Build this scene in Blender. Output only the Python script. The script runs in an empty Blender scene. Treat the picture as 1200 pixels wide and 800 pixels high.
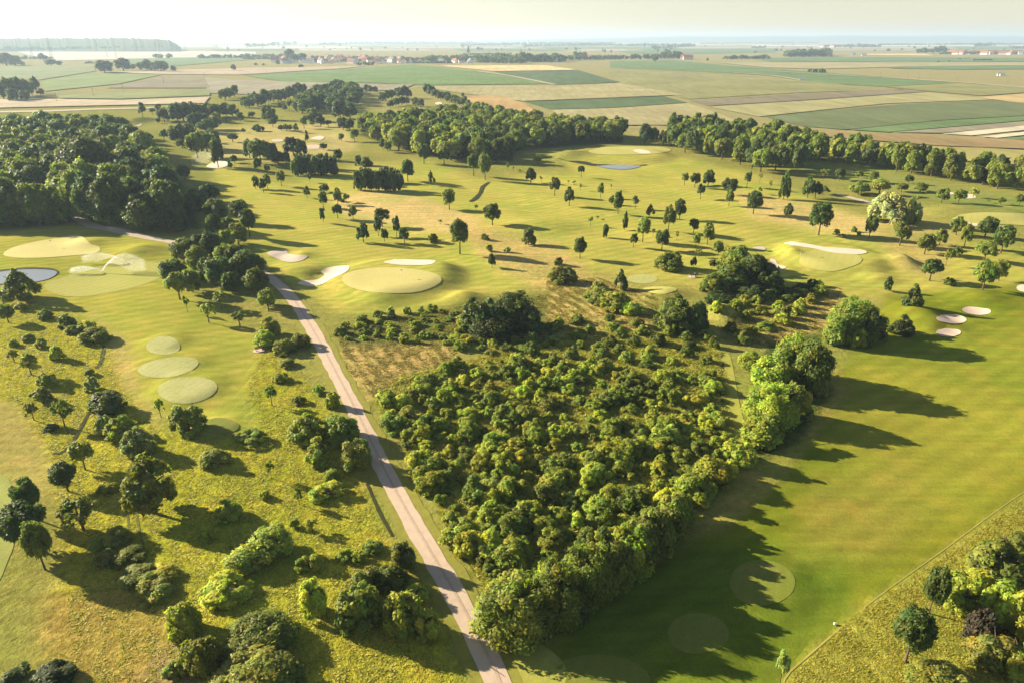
import bpy, math, random
import numpy as np
from mathutils import Vector, Matrix
from mathutils.geometry import delaunay_2d_cdt

R = math.radians
random.seed(7)
rng = np.random.default_rng(7)
scene = bpy.context.scene
C = scene.collection

# ------------------------------------------------------------------ camera
H, F, PITCH = 60.0, 800.0, R(23.84)          # metres, focal length in photo pixels, tilt below the horizon
cam_d = bpy.data.cameras.new("camera")
cam = bpy.data.objects.new("camera", cam_d)
C.objects.link(cam)
cam.location = (0, 0, H)
cam.rotation_euler = (R(90) - PITCH, 0, 0)
cam_d.sensor_width = 36.0
cam_d.lens = 24.0
cam_d.clip_start = 1.0
cam_d.clip_end = 60000.0
scene.camera = cam

# ------------------------------------------------------------------ sky, sun, exposure
SUN_EL, SUN_AZ = R(20.5), R(-22)               # SUN_AZ: heading of the light on the ground, from +X
world = bpy.data.worlds.new("World")
scene.world = world
world.use_nodes = True
wn = world.node_tree
wn.nodes.clear()
sky = wn.nodes.new("ShaderNodeTexSky")
sky.sky_type = 'NISHITA'
sky.sun_disc = False
sky.sun_elevation = SUN_EL
sky.sun_rotation = math.atan2(-math.cos(SUN_AZ), -math.sin(SUN_AZ))
sky.altitude = 60
sky.air_density = 0.97
sky.dust_density = 0.42
sky.ozone_density = 0.1
bg = wn.nodes.new("ShaderNodeBackground")
bg.inputs[1].default_value = 0.05
wo = wn.nodes.new("ShaderNodeOutputWorld")
haze_tint = wn.nodes.new("ShaderNodeMix")        # dusty morning air: the whole sky a little warmer and duller
haze_tint.data_type = 'RGBA'
haze_tint.blend_type = 'MULTIPLY'
haze_tint.inputs[0].default_value = 1.0
haze_tint.inputs[7].default_value = (0.88, 0.82, 0.82, 1)
wn.links.new(sky.outputs[0], haze_tint.inputs[6])
wn.links.new(haze_tint.outputs[2], bg.inputs[0])
wn.links.new(bg.outputs[0], wo.inputs[0])

sun_d = bpy.data.lights.new("sun", 'SUN')
sun_d.energy = 5.0
sun_d.angle = R(0.5)
sun_d.color = (1.0, 0.87, 0.64)
sun = bpy.data.objects.new("sun", sun_d)
C.objects.link(sun)
sd = Vector((math.cos(SUN_EL) * math.cos(SUN_AZ), math.cos(SUN_EL) * math.sin(SUN_AZ), -math.sin(SUN_EL)))
sun.rotation_euler = sd.to_track_quat('-Z', 'Y').to_euler()

scene.view_settings.view_transform = 'Standard'
scene.view_settings.look = 'None'
scene.view_settings.gamma = 1.0
scene.view_settings.use_curve_mapping = False
scene.view_settings.exposure = 1.74
scene.cycles.use_denoising = True
scene.cycles.max_bounces = 5
scene.cycles.diffuse_bounces = 2
scene.cycles.glossy_bounces = 2
scene.cycles.transmission_bounces = 3
scene.cycles.transparent_max_bounces = 8
scene.cycles.volume_bounces = 0
HAZE_DENSITY = 0.00011

# ------------------------------------------------------------------ pixel <-> world
CP, SP = math.cos(PITCH), math.sin(PITCH)


def ray(px, py):
    u, v = (px - 600) / F, (py - 400) / F
    return u, CP - v * SP, -(SP + v * CP)      # per unit of depth


def flat(px, py, z=0.0):
    """where the line of sight of photo pixel (px, py) meets height z"""
    dx, dy, dz = ray(px, py)
    t = (z - H) / min(dz, -0.0022)
    return dx * t, dy * t, t


def project(x, y, z):
    dz = z - H
    d = y * CP - dz * SP
    v = -(y * SP + dz * CP)
    d = np.maximum(d, 1e-3)
    return 600 + F * x / d, 400 + F * v / d, d


# ------------------------------------------------------------------ object helpers
def tag(o, label=None, cat=None, group=None, kind=None):
    if label: o['label'] = label
    if cat: o['category'] = cat
    if group: o['group'] = group
    if kind: o['kind'] = kind
    return o


def link(name, data, parent=None):
    o = bpy.data.objects.new(name, data)
    C.objects.link(o)
    if parent is not None:
        o.parent = parent
    return o


def empty(name, loc, rz=0.0):
    o = link(name, None)
    o.location = loc
    o.rotation_euler = (0, 0, rz)
    o.empty_display_size = 0.5
    return o


def np_mesh(name, verts, faces, mat=None, col=None, smooth=False):
    """faces: (n,3) or (n,4) array; col: per-vertex RGB"""
    me = bpy.data.meshes.new(name)
    verts = np.asarray(verts, dtype=np.float32)
    faces = np.asarray(faces, dtype=np.int32)
    n, k = faces.shape
    me.vertices.add(len(verts))
    me.vertices.foreach_set("co", verts.ravel())
    me.loops.add(n * k)
    me.loops.foreach_set("vertex_index", faces.ravel())
    me.polygons.add(n)
    me.polygons.foreach_set("loop_start", np.arange(0, n * k, k, dtype=np.int32))
    me.polygons.foreach_set("loop_total", np.full(n, k, dtype=np.int32))
    if smooth:
        me.polygons.foreach_set("use_smooth", np.ones(n, dtype=bool))
    if col is not None:
        a = me.color_attributes.new("tint", 'FLOAT_COLOR', 'POINT')
        c4 = np.ones((len(verts), 4), dtype=np.float32)
        c4[:, :3] = col
        a.data.foreach_set("color", c4.ravel())
    me.update(calc_edges=True)
    if mat: me.materials.append(mat)
    return me


class MB:
    """collects boxes, tubes and loose polygons into one mesh"""
    def __init__(s):
        s.v, s.f = [], []

    def add(s, vs, fs):
        o = len(s.v)
        s.v += [tuple(map(float, v)) for v in vs]
        s.f += [tuple(i + o for i in f) for f in fs]
        return s

    def box(s, x0, x1, y0, y1, z0, z1):
        return s.add([(x0, y0, z0), (x1, y0, z0), (x1, y1, z0), (x0, y1, z0), (x0, y0, z1), (x1, y0, z1), (x1, y1, z1), (x0, y1, z1)],
                     [(0, 3, 2, 1), (4, 5, 6, 7), (0, 1, 5, 4), (1, 2, 6, 5), (2, 3, 7, 6), (3, 0, 4, 7)])

    def tube(s, pts, rads, n=6):
        vs, fs = [], []
        pts = [Vector(p) for p in pts]
        for i, p in enumerate(pts):
            d = (pts[min(i + 1, len(pts) - 1)] - pts[max(i - 1, 0)]).normalized()
            a = d.orthogonal().normalized()
            b = d.cross(a)
            for k in range(n):
                t = 2 * math.pi * k / n
                vs.append(p + (a * math.cos(t) + b * math.sin(t)) * rads[i])
        for i in range(len(pts) - 1):
            for k in range(n):
                fs.append((i * n + k, i * n + (k + 1) % n, (i + 1) * n + (k + 1) % n, (i + 1) * n + k))
        m = (len(pts) - 1) * n
        fs.append(tuple(range(m, m + n)))
        return s.add(vs, fs)

    def mesh(s, name, mat):
        me = bpy.data.meshes.new(name)
        me.from_pydata(s.v, [], s.f)
        me.update()
        if mat: me.materials.append(mat)
        return me

    def build(s, name, mat, parent=None):
        return link(name, s.mesh(name, mat), parent)


# ------------------------------------------------------------------ materials
def new_mat(name):
    m = bpy.data.materials.new(name)
    m.use_nodes = True
    nt = m.node_tree
    nt.nodes.clear()
    out = nt.nodes.new("ShaderNodeOutputMaterial")
    return m, nt, out


def N(nt, t, **kw):
    n = nt.nodes.new(t)
    for k, v in kw.items():
        setattr(n, k, v)
    return n


def noise(nt, vec, scale, detail=4, rough=0.55):
    n = N(nt, "ShaderNodeTexNoise")
    n.inputs["Scale"].default_value = scale
    n.inputs["Detail"].default_value = detail
    n.inputs["Roughness"].default_value = rough
    if vec is not None: nt.links.new(vec, n.inputs["Vector"])
    return n.outputs["Fac"]


def remap(nt, fac, a, b, c, d):
    n = N(nt, "ShaderNodeMapRange")
    n.inputs[1].default_value, n.inputs[2].default_value, n.inputs[3].default_value, n.inputs[4].default_value = a, b, c, d
    nt.links.new(fac, n.inputs[0])
    return n.outputs[0]


def mixc(nt, fac, a, b, mode='MIX'):
    n = N(nt, "ShaderNodeMix", data_type='RGBA', blend_type=mode)
    if isinstance(fac, (int, float)): n.inputs[0].default_value = fac
    else: nt.links.new(fac, n.inputs[0])
    for s, i in ((a, 6), (b, 7)):
        if isinstance(s, tuple): n.inputs[i].default_value = (*s[:3], 1)
        else: nt.links.new(s, n.inputs[i])
    return n.outputs[2]


def scalec(nt, col, fac):
    n = N(nt, "ShaderNodeVectorMath", operation='SCALE')
    nt.links.new(col, n.inputs[0])
    nt.links.new(fac, n.inputs["Scale"])
    return n.outputs[0]


def math2(nt, op, a, b):
    n = N(nt, "ShaderNodeMath", operation=op)
    for s, i in ((a, 0), (b, 1)):
        if isinstance(s, (int, float)): n.inputs[i].default_value = s
        else: nt.links.new(s, n.inputs[i])
    return n.outputs[0]


def principled(nt, out, col, rough=0.9, spec=0.15, bump=None, bstr=0.3, bdist=0.1):
    p = N(nt, "ShaderNodeBsdfPrincipled")
    if isinstance(col, tuple): p.inputs["Base Color"].default_value = (*col, 1)
    else: nt.links.new(col, p.inputs["Base Color"])
    p.inputs["Roughness"].default_value = rough
    p.inputs["Specular IOR Level"].default_value = spec
    if bump is not None:
        b = N(nt, "ShaderNodeBump")
        b.inputs["Strength"].default_value = bstr
        b.inputs["Distance"].default_value = bdist
        nt.links.new(bump, b.inputs["Height"])
        nt.links.new(b.outputs[0], p.inputs["Normal"])
    nt.links.new(p.outputs[0], out.inputs[0])
    return p


def simple_mat(name, col, var=0.2, scale=1.0, rough=0.9, spec=0.15, bump=0.0):
    m, nt, out = new_mat(name)
    tc = N(nt, "ShaderNodeTexCoord")
    f = noise(nt, tc.outputs["Object"], scale)
    c = mixc(nt, f, tuple(x * (1 - var) for x in col), tuple(x * (1 + var) for x in col))
    principled(nt, out, c, rough, spec, f if bump else None, bump, 0.1)
    return m


def turf_mat(name, col, col2, spot, stripe=0.0, stripe_dir=0.0, stripe_w=3.0, bump=0.25, fine=3.0):
    """mown turf: two tones, worn spots, faint mowing bands"""
    m, nt, out = new_mat(name)
    g = N(nt, "ShaderNodeNewGeometry")
    pos = g.outputs["Position"]
    n1 = noise(nt, pos, 0.09, 3)
    n2 = noise(nt, pos, 0.5, 4, 0.65)
    n3 = noise(nt, pos, fine, 3, 0.7)
    c = mixc(nt, remap(nt, n1, 0.35, 0.65, 0, 1), col, col2)
    c = mixc(nt, remap(nt, n2, 0.52, 0.72, 0, 0.75), c, spot)
    f = remap(nt, n3, 0.3, 0.7, 0.86, 1.14)
    if stripe:
        mp = N(nt, "ShaderNodeMapping")
        mp.inputs["Rotation"].default_value = (0, 0, stripe_dir)
        nt.links.new(pos, mp.inputs[0])
        w = N(nt, "ShaderNodeTexWave", wave_type='BANDS', bands_direction='X', wave_profile='SIN')
        w.inputs["Scale"].default_value = 0.314 / stripe_w
        w.inputs["Distortion"].default_value = 1.2
        w.inputs["Detail"].default_value = 2
        w.inputs["Detail Scale"].default_value = 0.6
        nt.links.new(mp.outputs[0], w.inputs[0])
        f = math2(nt, 'MULTIPLY', f, remap(nt, w.outputs["Fac"], 0, 1, 1 - stripe, 1 + stripe))
    c = scalec(nt, c, f)
    principled(nt, out, c, 0.85, 0.1, n3, bump, 0.12)
    return m


def ground_mat():
    m, nt, out = new_mat("grassland")
    g = N(nt, "ShaderNodeNewGeometry")
    pos = g.outputs["Position"]
    at = N(nt, "ShaderNodeAttribute", attribute_name="tint")
    rough = at.outputs["Alpha"]
    n0 = noise(nt, pos, 0.035, 3)
    n1 = noise(nt, pos, 0.16, 4, 0.6)
    n2 = noise(nt, pos, 0.75, 4, 0.7)
    n3 = noise(nt, pos, 2.6, 3, 0.75)
    c = at.outputs["Color"]
    straw = mixc(nt, 1.0, c, (1.26, 1.10, 1.25), 'MULTIPLY')
    lush = mixc(nt, 1.0, c, (0.72, 0.93, 0.7), 'MULTIPLY')
    c = mixc(nt, remap(nt, n0, 0.43, 0.64, 0, 0.7), c, lush)
    c = mixc(nt, remap(nt, n1, 0.50, 0.68, 0, 0.75), c, straw)
    mp = N(nt, "ShaderNodeMapping")
    mp.inputs["Rotation"].default_value = (0, 0, R(-35))
    mp.inputs["Scale"].default_value = (0.05, 0.55, 1)
    nt.links.new(pos, mp.inputs[0])
    st = noise(nt, mp.outputs[0], 1.0, 3, 0.6)
    n4 = noise(nt, pos, 5.0, 2, 0.7)
    c = scalec(nt, c, remap(nt, st, 0.3, 0.7, 0.86, 1.14))
    mp2 = N(nt, "ShaderNodeMapping")
    mp2.inputs["Rotation"].default_value = (0, 0, R(-124.5))
    nt.links.new(pos, mp2.inputs[0])
    wv = N(nt, "ShaderNodeTexWave", wave_type='BANDS', bands_direction='X', wave_profile='SIN')
    wv.inputs["Scale"].default_value = 0.085
    wv.inputs["Distortion"].default_value = 1.0
    wv.inputs["Detail"].default_value = 3
    wv.inputs["Detail Scale"].default_value = 0.5
    nt.links.new(mp2.outputs[0], wv.inputs[0])
    mown = math2(nt, 'MULTIPLY', remap(nt, wv.outputs["Fac"], 0, 1, -0.075, 0.075), remap(nt, rough, 0.1, 0.4, 1, 0))
    c = scalec(nt, c, math2(nt, 'ADD', 1.0, mown))
    c = scalec(nt, c, remap(nt, n4, 0.3, 0.7, 0.84, 1.16))
    amp = math2(nt, 'ADD', 0.10, math2(nt, 'MULTIPLY', rough, 0.9))
    k2 = math2(nt, 'ADD', 1.0, math2(nt, 'MULTIPLY', amp, remap(nt, n2, 0.3, 0.7, -0.42, 0.42)))
    k3 = math2(nt, 'ADD', 1.0, math2(nt, 'MULTIPLY', amp, remap(nt, n3, 0.3, 0.7, -0.34, 0.34)))
    c = scalec(nt, c, math2(nt, 'MULTIPLY', k2, k3))
    bh = math2(nt, 'MULTIPLY', math2(nt, 'ADD', math2(nt, 'MULTIPLY', n2, 2.2), n3), math2(nt, 'ADD', 0.03, rough))
    principled(nt, out, c, 0.95, 0.0, bh, 0.55, 0.28)
    return m


def leaf_mat(name, trans=0.35):
    """leaf colour = object colour x per-leaf tint x per-plant variation; thin leaves let light through"""
    m, nt, out = new_mat(name)
    at = N(nt, "ShaderNodeAttribute", attribute_name="tint")
    oi = N(nt, "ShaderNodeObjectInfo")
    c = mixc(nt, 1.0, oi.outputs["Color"], at.outputs["Color"], 'MULTIPLY')
    c = scalec(nt, c, remap(nt, oi.outputs["Random"], 0, 1, 0.85, 1.2))
    p = N(nt, "ShaderNodeBsdfPrincipled")
    nt.links.new(c, p.inputs["Base Color"])
    p.inputs["Roughness"].default_value = 0.55
    p.inputs["Specular IOR Level"].default_value = 0.25
    t = N(nt, "ShaderNodeBsdfTranslucent")
    tc = mixc(nt, 1.0, c, (1.35, 1.45, 0.5), 'MULTIPLY')
    nt.links.new(tc, t.inputs[0])
    mx = N(nt, "ShaderNodeMixShader")
    mx.inputs[0].default_value = trans
    nt.links.new(p.outputs[0], mx.inputs[1])
    nt.links.new(t.outputs[0], mx.inputs[2])
    nt.links.new(mx.outputs[0], out.inputs[0])
    return m


def crop_mat(name, col, ang=0.0, band=6.0, var=0.18):
    m, nt, out = new_mat(name)
    g = N(nt, "ShaderNodeNewGeometry")
    pos = g.outputs["Position"]
    mp = N(nt, "ShaderNodeMapping")
    mp.inputs["Rotation"].default_value = (0, 0, ang)
    mp.inputs["Scale"].default_value = (1.0 / band, 0.12 / band, 1)
    nt.links.new(pos, mp.inputs[0])
    n1 = noise(nt, mp.outputs[0], 1.0, 3, 0.6)
    n2 = noise(nt, pos, 0.012, 3)
    n3 = noise(nt, pos, 0.25, 3, 0.7)
    f = math2(nt, 'MULTIPLY', remap(nt, n1, 0.3, 0.7, 1 - var, 1 + var), remap(nt, n2, 0.3, 0.7, 0.85, 1.15))
    f = math2(nt, 'MULTIPLY', f, remap(nt, n3, 0.3, 0.7, 0.9, 1.1))
    rgb = N(nt, "ShaderNodeRGB")
    rgb.outputs[0].default_value = (*col, 1)
    principled(nt, out, scalec(nt, rgb.outputs[0], f), 0.95, 0.05, n3, 0.4, 0.3)
    return m


M = {}
M['ground'] = ground_mat()
M['leaf'] = leaf_mat("leaves", 0.5)
M['grass'] = leaf_mat("grass_blades", 0.45)
M['bark'] = simple_mat("bark", (0.115, 0.085, 0.06), 0.35, 3.0, 0.95, 0.05, 0.4)
M['sand'] = simple_mat("bunker_sand", (0.62, 0.51, 0.39), 0.12, 0.4, 0.95, 0.05, 0.3)
M['sand_pink'] = simple_mat("bunker_sand_pinkish", (0.56, 0.43, 0.33), 0.14, 0.4, 0.95, 0.05, 0.3)
M['rut'] = simple_mat("trodden_grass", (0.12, 0.12, 0.03), 0.4, 0.8, 0.95, 0.05, 0.4)
M['sand_grey'] = simple_mat("bunker_sand_greyish", (0.46, 0.38, 0.31), 0.15, 0.4, 0.95, 0.05, 0.3)  # greyer and darker tone of the bunker sand
M['green'] = turf_mat("putting_turf", (0.35, 0.335, 0.085), (0.38, 0.355, 0.10), (0.42, 0.375, 0.13), 0.02, R(30), 2.0, 0.06)
M['green2'] = turf_mat("pale_putting_turf", (0.42, 0.375, 0.125), (0.45, 0.40, 0.14), (0.47, 0.41, 0.165), 0.02, R(60), 2.0, 0.06)
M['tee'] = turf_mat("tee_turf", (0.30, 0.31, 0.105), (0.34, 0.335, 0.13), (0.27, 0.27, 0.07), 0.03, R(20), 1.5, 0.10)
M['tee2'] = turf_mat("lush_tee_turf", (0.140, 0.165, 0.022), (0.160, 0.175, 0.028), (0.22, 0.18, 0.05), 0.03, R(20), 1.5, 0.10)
M['fairway'] = turf_mat("fairway_turf", (0.215, 0.245, 0.045), (0.24, 0.26, 0.052), (0.30, 0.27, 0.085), 0.06, R(-52), 3.4, 0.15)
M['apron'] = turf_mat("apron_turf", (0.265, 0.272, 0.046), (0.295, 0.285, 0.052), (0.33, 0.30, 0.08), 0.04, R(30), 2.4, 0.12)
M['gravel'] = simple_mat("path_gravel", (0.47, 0.365, 0.275), 0.16, 0.8, 0.95, 0.05, 0.4)
M['gravel_dark'] = simple_mat("path_gravel_rut", (0.39, 0.30, 0.225), 0.25, 1.2, 0.95, 0.05, 0.4)
M['verge'] = simple_mat("dry_verge", (0.215, 0.205, 0.040), 0.3, 0.9, 0.95, 0.05, 0.5)
M['dirt'] = simple_mat("track_dirt", (0.42, 0.35, 0.26), 0.2, 0.3, 0.95, 0.05, 0.3)
M['ditch'] = simple_mat("ditch_weeds", (0.040, 0.046, 0.016), 0.5, 0.8, 0.95, 0.05, 0.5)
M['edge'] = simple_mat("dry_edge_grass", (0.33, 0.285, 0.07), 0.35, 0.8, 0.95, 0.05, 0.3)
M['white'] = simple_mat("white_paint", (0.78, 0.78, 0.76), 0.05, 1, 0.6, 0.3)
M['steel'] = simple_mat("galvanised_steel", (0.30, 0.31, 0.32), 0.1, 2, 0.5, 0.4)
M['timber'] = simple_mat("weathered_timber", (0.22, 0.16, 0.11), 0.3, 4, 0.85, 0.1)
M['roof'] = simple_mat("clay_tiles", (0.34, 0.13, 0.08), 0.3, 0.6, 0.85, 0.1)
M['roof_grey'] = simple_mat("grey_roof", (0.22, 0.22, 0.23), 0.25, 0.6, 0.8, 0.1)
M['wall'] = simple_mat("white_render", (0.72, 0.70, 0.66), 0.08, 0.5, 0.9, 0.1)
M['wall2'] = simple_mat("sand_render", (0.58, 0.48, 0.36), 0.12, 0.5, 0.9, 0.1)
M['flag'] = simple_mat("flag_cloth", (0.75, 0.68, 0.25), 0.05, 2, 0.8, 0.1)
M['paver'] = simple_mat("pink_paving", (0.52, 0.38, 0.33), 0.15, 1.0, 0.9, 0.1)
M['drop'] = None
m, nt, out = new_mat("spray_droplets")
d_ = N(nt, "ShaderNodeBsdfDiffuse"); d_.inputs[0].default_value = (0.85, 0.86, 0.86, 1)
t_ = N(nt, "ShaderNodeBsdfTranslucent"); t_.inputs[0].default_value = (0.9, 0.9, 0.9, 1)
mx_ = N(nt, "ShaderNodeMixShader"); mx_.inputs[0].default_value = 0.5
nt.links.new(d_.outputs[0], mx_.inputs[1]); nt.links.new(t_.outputs[0], mx_.inputs[2]); nt.links.new(mx_.outputs[0], out.inputs[0])
M['drop'] = m
m, nt, out = new_mat("pond_water")
g_ = N(nt, "ShaderNodeNewGeometry")
p_ = principled(nt, out, (0.20, 0.21, 0.215), 0.12, 0.8, noise(nt, g_.outputs["Position"], 1.2, 3), 0.06, 0.05)
p_.inputs["IOR"].default_value = 1.33
M['water'] = m

# ------------------------------------------------------------------ terrain
MOUNDS = []          # (cx, cy, rx, ry, height, kind): 'g' gaussian hump, 'p' plateau with a sloping rim


def mound(px, py, wpx, hpx, h, kind='g'):
    x, y, d = flat(px, py)
    y0, y1 = flat(px, py + hpx)[1], flat(px, py - hpx)[1]
    MOUNDS.append((x, (y0 + y1) / 2, wpx * d / F, (y1 - y0) / 2, h, kind))


mound(462, 329, 82, 26, 1.9, 'p')
mound(440, 356, 40, 10, 0.9); mound(545, 350, 26, 8, 1.2); mound(520, 318, 26, 8, 0.6)
mound(355, 318, 40, 12, 0.9); mound(352, 300, 20, 6, 0.7)
mound(978, 303, 62, 20, 1.7, 'p'); mound(1056, 308, 20, 8, 1.9); mound(925, 300, 12, 6, 0.8); mound(1030, 326, 26, 7, 0.8)
mound(1082, 376, 34, 20, 1.3); mound(1150, 352, 34, 10, 0.8)
mound(848, 372, 17, 9, 2.2); mound(780, 345, 26, 7, 0.9)
mound(728, 184, 62, 10, 1.9, 'p'); mound(665, 184, 22, 5, 2.0)
mound(160, 128 + 15, 16, 4, 2.2); mound(165, 295, 30, 9, 1.0); mound(105, 285, 26, 7, 0.9)
mound(191, 405, 27, 15, 0.5, 'p'); mound(198, 430, 45, 18, 0.5, 'p'); mound(219, 457, 45, 22, 0.6, 'p'); mound(258, 499, 30, 14, 0.4, 'p')
mound(893, 682, 58, 44, 0.55, 'p'); mound(816, 742, 58, 42, 0.55, 'p')
mound(1150, 252, 60, 10, 1.2, 'p'); mound(640, 265, 60, 10, 0.7); mound(310, 190, 60, 12, 1.0)
BUNKER_DIPS = [(380, 325, 20, 8), (337, 301, 16, 6), (480, 308, 24, 4), (965, 291, 40, 5), (910, 311, 7, 5), (1145, 365, 15, 5), (1115, 374.5, 16, 5.5), (1111, 389.5, 14, 5.5)]
for px, py, w, h in BUNKER_DIPS:
    mound(px, py, w * .95, h * .95, -0.5, 'p')


def terrain(x, y):
    x = np.asarray(x, dtype=np.float64); y = np.asarray(y, dtype=np.float64)
    z = np.zeros(np.broadcast(x, y).shape)
    for cx, cy, rx, ry, h, k in MOUNDS:
        q = ((x - cx) / rx) ** 2 + ((y - cy) / ry) ** 2
        if k == 'g':
            z = z + 1.5 * h * np.exp(-1.6 * q)
        else:
            t = np.clip((1.15 - np.sqrt(q)) / 0.5, 0, 1)
            z = z + h * t * t * (3 - 2 * t)
    u = 0.30 * np.sin(x / 11.3 + 1.7 * np.sin(y / 23.0)) * np.sin(y / 14.1 + 0.8) + 0.18 * np.sin(x / 5.7 + y / 9.3)
    far = np.clip((700 - np.hypot(x, y)) / 200, 0, 1)
    return z + u * far


def axis(core0, core1, step, mid0, mid1, mstep, far0, far1, grow=1.35):
    a = list(np.arange(core0, core1 + 1e-6, step))
    v = a[-1]
    while v < mid1: v += mstep; a.append(v)
    s = mstep
    while v < far1: s *= grow; v += s; a.append(min(v, far1))
    b, v, s = [], core0, mstep
    while v > mid0: v -= mstep; b.append(v)
    while v > far0: s *= grow; v -= s; b.append(max(v, far0))
    return np.array(b[::-1] + a)


FAR = 18000.0
GX = axis(-135, 150, 1.5, -420, 420, 3.5, -FAR, FAR)
GY = axis(36, 235, 1.5, 20, 720, 3.5, -400, FAR)
XX, YY = np.meshgrid(GX, GY)
ZZ = terrain(XX, YY)


def zg(x, y):
    """height of the ground mesh"""
    x = np.clip(np.asarray(x, dtype=np.float64), GX[0], GX[-1] - 1e-6); y = np.clip(np.asarray(y, dtype=np.float64), GY[0], GY[-1] - 1e-6)
    i = np.searchsorted(GX, x, 'right') - 1; j = np.searchsorted(GY, y, 'right') - 1
    i = np.clip(i, 0, len(GX) - 2); j = np.clip(j, 0, len(GY) - 2)
    fx = (x - GX[i]) / (GX[i + 1] - GX[i]); fy = (y - GY[j]) / (GY[j + 1] - GY[j])
    return (ZZ[j, i] * (1 - fx) + ZZ[j, i + 1] * fx) * (1 - fy) + (ZZ[j + 1, i] * (1 - fx) + ZZ[j + 1, i + 1] * fx) * fy


def gp(px, py):
    """ground point seen at photo pixel (px, py)"""
    x, y, d = flat(px, py)
    if d < 900:
        for _ in range(3):
            x, y, d = flat(px, py, float(zg(x, y)))
    return x, y, d


def inside(poly, x, y):
    c = np.zeros(np.shape(x), dtype=bool)
    n = len(poly)
    for i in range(n):
        x0, y0 = poly[i]; x1, y1 = poly[(i + 1) % n]
        if y0 == y1: continue
        c ^= ((y0 > y) != (y1 > y)) & (x < (x1 - x0) * (y - y0) / (y1 - y0) + x0)
    return c


def softmask(poly, x, y, soft):
    d = np.full(np.shape(x), 1e9)
    n = len(poly)
    for i in range(n):
        ax, ay = poly[i]; bx, by = poly[(i + 1) % n]
        ex, ey = bx - ax, by - ay
        t = np.clip(((x - ax) * ex + (y - ay) * ey) / max(ex * ex + ey * ey, 1e-9), 0, 1)
        d = np.minimum(d, np.hypot(x - ax - t * ex, y - ay - t * ey))
    s = np.where(inside(poly, x, y), d, -d)
    t = np.clip(0.5 + s / (2 * soft), 0, 1)
    return t * t * (3 - 2 * t)


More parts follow.
